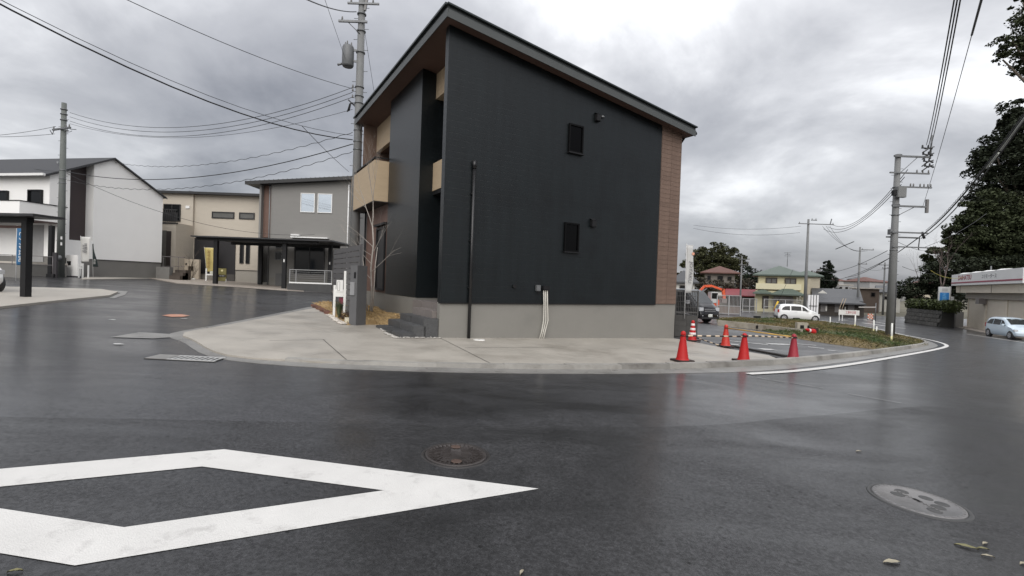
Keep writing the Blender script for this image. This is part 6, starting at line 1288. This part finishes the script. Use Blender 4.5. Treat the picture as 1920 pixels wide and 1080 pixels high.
    for nm, lab, px, w, h, dp, mt in (('white_cabinet', 'squat white box on the pavement left of the blue sign post', (1765, 612), 15, .85, .5, M('cabinet_white', (.55, .54, .51), .6, .08, 3)), ('grey_cabinet', 'grey metal cabinet between the blue sign post and showroom', (1788, 613), 16, 1.5, .6, M('cabinet_grey', (.27, .265, .255), .5, .1, 3))):
        c = G(*px); kx = c.y / F; tt = thing(nm, lab, 'cabinet', (c.x, c.y, c.z), ang + pi); MB().box(-w / 2 * kx, w / 2 * kx, -dp, 0, 0, h).build('cabinet_body', mt, tt, bevel=.02); MB().box(-w / 2 * kx + .05, w / 2 * kx - .05, .002, .012, .08, h - .08).build('cabinet_door', mt, tt)
    c = G(1778, 613); t = thing('blue_sign', 'upright white and blue sign on a grey post left of the showroom', 'sign', (c.x, c.y, c.z), -.55); kx = c.y / F; sp = M('sign_post_grey', (.25, .25, .25), .5, .1, 3)
    MB().tube([(.0, 0, -.1), (.0, 0, 3.9)], .09, 10).build('post', sp, t); MB().box(-.85, .0, -.16, .12, 1.9, 3.85).build('sign_box', M('sign_box_white', (.58, .59, .58), .4), t, bevel=.02); MB().box(-.75, -.08, -.172, -.162, 2.1, 3.3).build('blue_panel', M('panel_blue', (.02, .19, .50), .4, .1, 2), t); MB().box(-.6, -.2, -.172, -.162, 3.42, 3.7).build('grey_panel', M('panel_pale', (.42, .42, .42), .5), t)
    text_mesh('lettering', '定\n期\n保', .36, M('ink_sky', (.2, .48, .75), .5), t, (-.42, -.176, 2.72), (pi / 2, 0, 0), .3)
    c = D(1790, 563, 47); o = MB(); o.prism([(0, 0), (.75, 0), (.75, .05), (0, .05)], 0, .75); hb = thing('hoop_board', 'small white board on a thin post behind the blue sign', 'board', (c.x - .3, 47.5, gz(c.x, 47)), -.4); zc = c.z - gz(c.x, 47) - .35; MB().box(-.1, .55, -.03, .03, zc, zc + .7).build('board', white_metal, hb, bevel=.02); MB().box(-.1, .1, -.03, .03, zc - .12, zc).build('board_corner', white_metal, hb); MB().tube([(.3, .06, 0), (.3, .06, zc + .2)], .04, 6).build('post', sp, hb)
showroom()
# ------------------------------------------------------------------ trees
def blob_px(base, items, y):                        # crown lobes given by their middle on the photograph and radius in metres, at depth y+dy
    out = []
    for u, v, r, *dy in items: p = D(u, v, y + (dy[0] if dy else 0)) - Vector(base); rr = r if isinstance(r, tuple) else (r, r, r * .85); out.append((tuple(p), rr))
    return out
b = Vector((D(1338, 560, 96).x, 96, gz(65, 96))); tree('big round evergreen tree with gaps rising behind the rust roofed house', b, 6, .5, blob_px(b, ((1298, 505, 2.6), (1312, 487, 2.9), (1332, 478, 2.8), (1354, 479, 2.9), (1372, 489, 2.7), (1340, 498, 4.2), (1322, 512, 3.8), (1368, 506, 3.2), (1285, 517, 1.7), (1388, 499, 1.5), (1345, 520, 3.8)), 96), 30000, .36, leafC, 21, limbs=12, clump=110)
b = Vector((D(1409, 560, 84).x, 84, gz(50, 84))); tree('dark broad conifer between the rust roof and yellow house', b, 4, .3, blob_px(b, ((1409, 528, (2.4, 2.2, 2.6)), (1408, 513, (1.3, 1.3, 1.8)), (1412, 540, 2.8)), 84), 5000, .30, leafD, 22, name='conifer', limbs=3, clump=40)
b = Vector((D(1551, 560, 88).x, 88, gz(60, 88))); tree('tall narrow dark cedar to the right of the yellow house', b, 6, .3, blob_px(b, ((1551, 538, (1.75, 1.7, 1.9)), (1550, 525, (1.55, 1.5, 1.9)), (1552, 511, (1.2, 1.2, 1.7)), (1551, 499, (.7, .7, 1.1))), 88), 7000, .30, leafD, 23, name='cedar', limbs=4, clump=36)
b = Vector((D(1712, 590, 56).x, 56, gz(45, 56))); tree('round dark bush-like tree above the hedge left of the showroom trees', b, 3.4, .2, blob_px(b, ((1712, 541, (2.0, 1.6, 1.4)), (1702, 548, 1.2), (1724, 547, 1.2)), 56), 5000, .22, leafB, 24, limbs=3, clump=45)
b = Vector((D(1530, 560, 92).x, 92, gz(60, 92))); tree('reddish brown small tree between the yellow house and the cedar', b, 3, .2, blob_px(b, ((1530, 530, (1.6, 1.5, 2.4)), (1534, 545, 1.9)), 92), 2500, .3, M('leaf_reddish', (.075, .05, .035), .7, .25, .5, island=.4), 29, limbs=3)
b = Vector((D(1352, 560, 88).x, 88, gz(40, 88))); tree('low dark hedge-like tree before the rust roofed house', b, 2, .2, blob_px(b, ((1330, 536, (2.6, 1.5, 1.5)), (1352, 538, (2.6, 1.5, 1.3)), (1376, 538, (2.4, 1.5, 1.4)), (1310, 540, (2.0, 1.5, 1.4)), (1395, 535, (1.8, 1.5, 1.5))), 79), 6000, .26, M('leaf_brownish', (.05, .042, .026), .7, .25, .5, island=.45), 28, limbs=5)
yT = 62
b = Vector((D(1935, 580, yT).x, yT, gz(60, yT))); tree('tallest dark evergreen tree reaching up behind the showroom roof', b, 11, .7, blob_px(b, ((1915, 255, 4.2), (1940, 232, 4.4), (1888, 300, 3.6), (1925, 320, 5.5), (1965, 300, 6), (1868, 330, 1.9), (1900, 375, 4.2), (1955, 400, 6), (1868, 288, 1.6), (1898, 228, 2.0), (1925, 205, 2.2)), yT), 60000, .36, leafB, 31, limbs=11, clump=150, hollow=.35)
b = Vector((D(1868, 580, 57).x, 57, gz(60, 57))); tree('broad layered evergreen tree behind the white sign fascia', b, 6.5, .5, blob_px(b, ((1868, 392, 3.0), (1832, 412, 2.7), (1803, 438, 2.0), (1850, 440, 3.8), (1895, 435, 4.0), (1815, 458, 2.3), (1784, 480, (2.6, 2, 1.7)), (1835, 478, (4.0, 2.5, 2.2)), (1885, 480, (4.0, 2.5, 2.4)), (1915, 470, 4)), 57), 56000, .32, leafA, 32, limbs=10, clump=170, hollow=.35)
b = Vector((D(1772, 590, 55).x, 55, gz(60, 55))); tree('low dark evergreen thicket tree left of the showroom canopy', b, 4, .3, blob_px(b, ((1762, 508, (2.2, 1.8, 1.5)), (1750, 525, (1.8, 1.5, 1.3)), (1785, 505, (2.2, 1.8, 1.8)), (1778, 530, (2.6, 2, 1.8)), (1800, 545, (2.6, 2, 2.2)), (1757, 545, (1.7, 1.5, 1.4)), (1825, 505, (3, 2, 1.6)), (1865, 505, (3.5, 2, 1.6)), (1905, 503, (3.5, 2, 1.6))), 55), 24000, .25, leafB, 33, limbs=6, clump=60, hollow=.35)
b = Vector((D(2080, 500, 27).x, 27, gz(31, 27))); tree('near evergreen tree whose branch tips hang in at the top right', b, 9, .4, blob_px(b, ((1900, 78, (1.0, .9, .55)), (1880, 112, (.75, .7, .35)), (1912, 100, (1.1, .9, .5)), (1935, 62, (1.3, 1.2, .9)), (1925, 130, (.55, .6, .3)), (1960, 100, 1.6), (1918, 5, (.5, .6, .3)), (1975, 30, 1.8), (2010, 70, 2.2)), 27), 14000, .15, leafA, 34, limbs=9, clump=45, hollow=.3)
def bare_trees():
    for lab, u, v, d, h, sd in (('bare pinkish tree standing above the hedge behind the round bush', 1722, 520, 64, 8.5, 3), ('leafless tree at the left flank of the big evergreens', 1776, 470, 54, 10.5, 5)):
        x = D(u, v, d).x; t = thing('bare_tree', lab, 'tree', (x, d, gz(x, d))); mb = MB(); branches(mb, Vector((0, 0, 0)), Vector((.0, 0, 1)), h * .5, .14, 5, random.Random(sd), .42, .5, 3); mb.build('branches', M('bark_pink', (.16, .125, .115), .9, .2, 4), t)
bare_trees()
# ------------------------------------------------------------------ fallen leaves and small litter on the asphalt
def leaves():
    lm = [M('leaf_pale', (.30, .27, .2), .7, .2, 20), M('leaf_olive_fallen', (.16, .15, .07), .7, .2, 20)]
    for k, (u, v, L, a, m, lab) in enumerate(((1610, 848, .07, .2, 0, 'tiny pale scrap on the road above the pale manhole cover'), (1672, 1057, .11, .1, 0, 'pale curled leaf on the road at the bottom below the pale manhole cover'), (1812, 1028, .12, -.5, 1, 'long dark-tipped leaf lying before the leaf cluster'), (1847, 1022, .06, .4, 0, 'roundest pale leaf of the cluster near the bottom right corner'), (1843, 1032, .07, -.2, 1, 'narrow olive leaf in the cluster near the bottom right corner'), (1852, 1046, .07, -.3, 0, 'pale double leaf lowest in the cluster near the bottom right'), (1918, 1060, .06, .3, 0, 'pale leaf cut by the right edge of the picture'), (28, 1075, .06, .3, 1, 'olive leaf by the bottom left tip of the white diamond marking'), (978, 1077, .05, 1.2, 0, 'small pale leaf at the bottom edge of the road'))):
        c = G(u, v); mb = MB(); n = 7; P = []; L *= 1.0
        for i in range(n):
            f = i / (n - 1); w = L * .19 * sin(pi * min(.97, max(.03, f))) ; z = .001 + .005 * sin(pi * f) + .002 * (i % 2); P += [(L * (f - .5), w, z + .006), (L * (f - .5), 0, z), (L * (f - .5), -w, z + .008)]
        mb.add(P, [(i * 3 + j, i * 3 + j + 1, i * 3 + j + 4, i * 3 + j + 3) for i in range(n - 1) for j in range(2)], True); o = mb.build('fallen_leaf', lm[m]); o.location = (c.x, c.y, c.z + .005); o.rotation_euler = (0, 0, a); tag(o, lab, 'leaf', 'fallen leaves on the road')
leaves()
